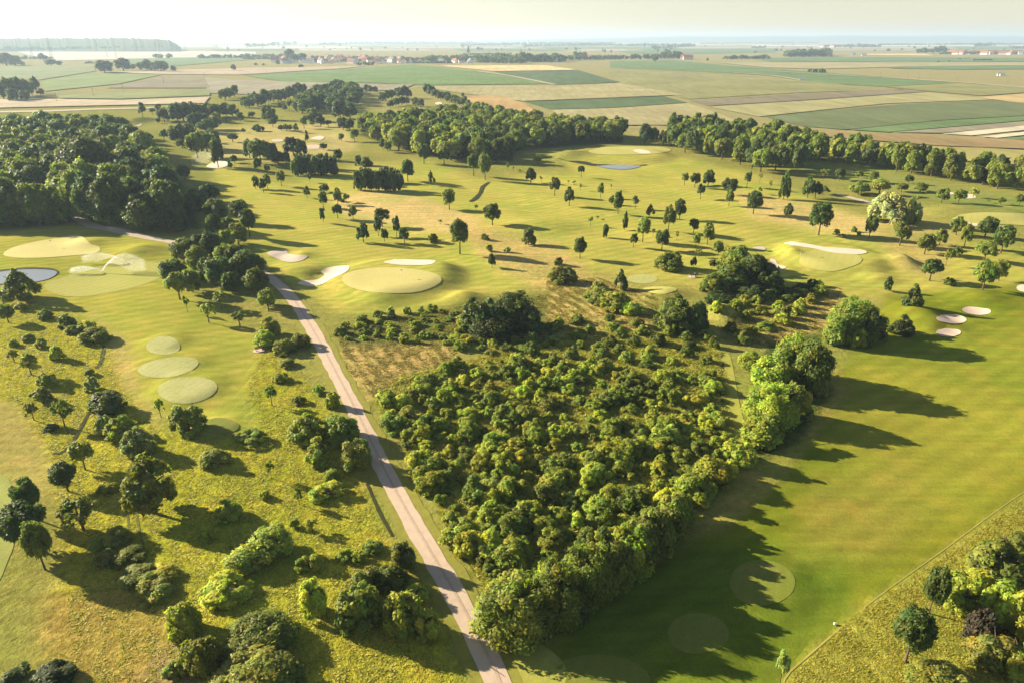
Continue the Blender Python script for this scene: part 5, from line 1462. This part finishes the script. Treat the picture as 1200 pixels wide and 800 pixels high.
# ------------------------------------------------------------------ a name card for every plant and house: which one it is
LAND = [(px, py, nm) for px, py, nm in [
    (458, 328, "the oval green"), (380, 324, "the white kidney bunker"), (337, 301, "the greyish bunker"), (480, 307, "the flat white bunker"), (968, 291, "the long thin bunker"), (975, 303, "the right green"), (911, 311, "the hooked bunker"),
    (1113, 378, "the three oval bunkers"), (1198, 338, "the bunker cut by the edge"), (1140, 262, "the far right bunker"), (1160, 257, "the green at the right edge"), (735, 177, "the far raised green"), (725, 196, "the narrow pond"), (562, 226, "the stony rill"),
    (753, 327, "the small round tee"), (811, 325, "the bench below the bush"), (303, 411, "the bench by the meadow"), (191, 405, "the smallest oval tee"), (197, 430, "the long narrow tee"), (219, 457, "the largest oval tee"), (258, 499, "the dull oval tee"),
    (893, 682, "the sunlit round tee"), (816, 742, "the half shaded tee"), (30, 322, "the left pond"), (55, 290, "the pale green by the wood"), (125, 318, "the twin sprinklers"), (95, 259, "the sandy track's bend"), (200, 284, "the sandy track's end"), (88, 243, "the sandy track's wood end"),
    (318, 327, "the gravel path's far end"), (341, 348, "the gravel path's bend"), (375, 402, "the gravel path's upper stretch"), (422, 492, "the gravel path's middle"), (492, 627, "the gravel path's lower stretch"), (581, 790, "the gravel path's near end"),
    (85, 515, "the meadow ditch"), (118, 420, "the short ditch"), (155, 612, "the wheel ruts"), (182, 595, "the big spreading tree"), (100, 690, "the bare lower left slope"), (0, 620, "the left edge fairway"),
    (600, 720, "the big round corner tree"), (608, 618, "the red brown shrub"), (860, 460, "the mown track"), (587, 375, "the big dark bush clump"), (800, 370, "the twin dark bushes"), (866, 325, "the big bushy copse"), (1005, 385, "the right copse"), (784, 304, "the round bush"), (659, 322, "the lone low bush"), (848, 372, "the grassy mound"),
    (1047, 252, "the silvery willow"), (1151, 212, "the purple tree"), (1060, 770, "the nearer right tree"), (1012, 712, "the mowing corner"), (455, 430, "the dry grass patch"), (690, 360, "the straw coloured scrub"),
    (374, 192, "the left box copse"), (443, 212, "the right box copse"), (252, 193, "the wide far sprinkler"), (370, 167, "the far twin bunkers"), (256, 197, "the tall tree by the sprinkler"), (304, 178, "the two dark clumps"), (388, 120, "the hilltop grove"), (513, 121, "the farthest bunker"), (462, 115, "the far fairway copse"), (320, 116, "the long far tree row"), (270, 108, "the field edge corner"), (215, 132, "the dark far clump"), (216, 160, "the triple dark clump"), (168, 132, "the slim edge tree"), (155, 148, "the bunker by the wood"),
    (740, 166, "the middle wood's right end"), (604, 185, "the middle wood's near corner"), (482, 178, "the middle wood's front"), (424, 152, "the middle wood's left end"), (560, 140, "the middle wood's back edge"), (650, 160, "the middle wood's narrow part"), (530, 165, "the middle wood's heart"),
    (795, 165, "the tree belt's left end"), (866, 180, "the tree belt's middle"), (900, 200, "the tree belt's near tip"), (958, 186, "the gap in the belts"), (920, 180, "the tree belt's right part"), (1066, 200, "the right belt's middle"), (1195, 215, "the right belt's far right"), (1015, 190, "the right belt's left end"), (1110, 208, "the right belt's dense part"),
    (30, 175, "the wood's rear left"), (100, 170, "the wood's rear middle"), (60, 215, "the wood's dark heart"), (20, 255, "the wood's front left"), (150, 230, "the wood's right half"), (190, 250, "the wood's lower right tip"), (165, 195, "the wood's upper right edge"),
    (560, 470, "the thicket's upper left"), (500, 520, "the thicket's path side"), (540, 610, "the thicket's lower left"), (640, 500, "the thicket's middle"), (720, 470, "the thicket's upper middle"), (800, 460, "the thicket's upper right"), (720, 570, "the thicket's right half"), (800, 560, "the thicket's right edge"), (640, 580, "the thicket's lower middle"), (680, 660, "the thicket's shaded near edge"), (830, 520, "the thicket's track corner"), (760, 410, "the thicket's far edge"), (600, 430, "the gap below the dark clump"), (590, 540, "the thicket's left middle"), (760, 510, "the thicket's right middle"), (640, 640, "the thicket's near middle"),
    (330, 445, "the verge scrub"), (380, 515, "the four bushes by the path"), (440, 700, "the bush cluster by the path"), (300, 760, "the big bottom bushes"), (150, 660, "the bramble heap"), (302, 638, "the wide sunlit bush"), (220, 730, "the upright bright bush"), (1165, 690, "the lower right copse"), (240, 300, "the dark trees along the path"), (258, 262, "the upper end of the path trees"), (930, 430, "the tall tree row"), (896, 500, "the tall row's near end"),
    (28, 105, "the far left copse"), (134, 78, "the two round field trees"), (180, 79, "the loose field row"), (40, 72, "the hazy field copse"), (345, 67, "the village's left trees"), (543, 70, "the church"), (400, 72, "the village middle"), (460, 73, "the village's right end"), (330, 72, "the village's left end"), (800, 69, "the red roofed farm"), (648, 73, "the farm under the trees"), (686, 70, "the farm by the tall block"), (1150, 64, "the right village"), (1195, 64, "the right village's far end"), (990, 55, "the far right village"), (1172, 89, "the twin barns"), (940, 95, "the barn on the olive field"), (560, 52, "the far barns"), (1006, 65, "the wheat streak")]]
LXY = [(*gp(px, py)[:2], nm) for px, py, nm in LAND]
SIZES = lambda Rm, q: "small " if Rm < q[0] else "large " if Rm > q[1] else ""
ORD = ["", "second ", "third ", "fourth ", "fifth ", "sixth ", "seventh ", "eighth ", "ninth ", "tenth ", "eleventh ", "twelfth "]
GROUPS = {'left wood': "trees of the left wood", 'middle wood': "trees of the middle wood", 'tree belt': "trees of the belt along the plain", 'right belt': "trees of the right belt", 'grove': "trees of the hilltop grove", 'far': "scattered trees of the far fairways", 'mid': "scattered trees of the middle fairways",
          'right': "scattered trees round the right greens", 'path trees': "trees beside the gravel path", 'copse': "trees of the two box shaped copses", 'thicket': "shrubs of the central thicket", 'meadow': "shrubs and trees of the left meadow", 'plain': "trees standing in the fields", 'sapling': "saplings on the fairways"}
WORDY = {'left wood': "in the left wood", 'middle wood': "in the middle wood", 'thicket': "in the thicket"}


def side_of(x, y, lx, ly):
    """left of / right of / beyond / before, as seen from the camera"""
    a = math.atan2(lx, ly)
    dx, dy = x - lx, y - ly
    r_ = dx * math.cos(a) - dy * math.sin(a)
    f = dx * math.sin(a) + dy * math.cos(a)
    if math.hypot(dx, dy) < 2.5: return "right beside"
    return ("right of" if r_ > 0 else "left of") if abs(r_) > abs(f) * .8 else ("beyond" if f > 0 else "before")


def card(items, cat_of):
    """items: (object, what it is, x, y, category, group); each gets a label of its own"""
    bins, seats = {}, []
    for k_, (o, what, x, y, cat, grp) in enumerate(items):
        for rank, (dist, nm, lx, ly) in enumerate(sorted((math.hypot(x - lx, y - ly), nm, lx, ly) for lx, ly, nm in LXY)[:6]):
            seats.append((dist * (1 + .15 * rank), k_, nm, side_of(x, y, lx, ly), what, dist))
    seats.sort(key=lambda t: t[0])
    taken, done, count = {}, {}, {}
    for cost, k_, nm, sd, what, dist in seats:
        if k_ in done: continue
        key = (nm, sd, what)
        if count.get(key, 0) >= 12: continue
        count[key] = count.get(key, 0) + 1
        done[k_] = key
        taken.setdefault(key, []).append((dist, k_))
    used = set()
    for key, lst in taken.items():
        lst.sort()
        for i, (dist, k_) in enumerate(lst):
            nm, sd, what = key
            tail = "" if len(lst) == 1 else ", nearest of %s" % ("two" if len(lst) == 2 else "several") if i == 0 else ", %snearest there" % ORD[i]
            o, _, _, _, cat, grp = items[k_]
            lab = "%s %s %s%s" % (what, sd, nm, tail)
            assert lab not in used
            used.add(lab)
            tag(o, lab, cat, grp)
    for k_ in range(len(items)):
        if k_ not in done:
            o, what, x, y, cat, grp = items[k_]
            tag(o, "%s among others alike" % what, cat, grp)


items = []
for o, noun, colour, Rm, Ht, where, lab in PLANTS:
    cat = "shrub" if "shrub" in noun else "tree"
    grp = GROUPS.get(where, "shrubs on the rough ground" if cat == "shrub" else "bushy trees")
    if lab:
        tag(o, lab, cat, grp); continue
    what = (SIZES(Rm, (1.5, 2.4)) if cat == "shrub" else SIZES(Rm, (2.2, 4.4))).replace("large ", "" if "large" in noun else "large ") + ADJ[colour] + " " + noun
    items.append((o, what, o.location.x, o.location.y, cat, grp))
card(items, None)
HN = {'village': ("village house", "houses of the village"), 'farm': ("farmhouse", "farm buildings on the plain"), 'right village': ("village house", "houses of the right village"), 'far village': ("village house", "houses of the far village"), 'plain': ("barn", "barns on the plain")}
items = []
for o, wh in HOUSES:
    kids = {c.name.split('.')[0]: c for c in o.children}
    wc = "white" if kids['wall'].data.materials[0] == M['wall'] else "sandy"
    rc = "grey" if kids['roof'].data.materials[0] == M['roof_grey'] else "red"
    items.append((o, "%s %s with %s roof" % (wc, HN[wh][0], rc), o.location.x, o.location.y, "barn" if wh == 'plain' else "house", HN[wh][1]))
card(items, None)
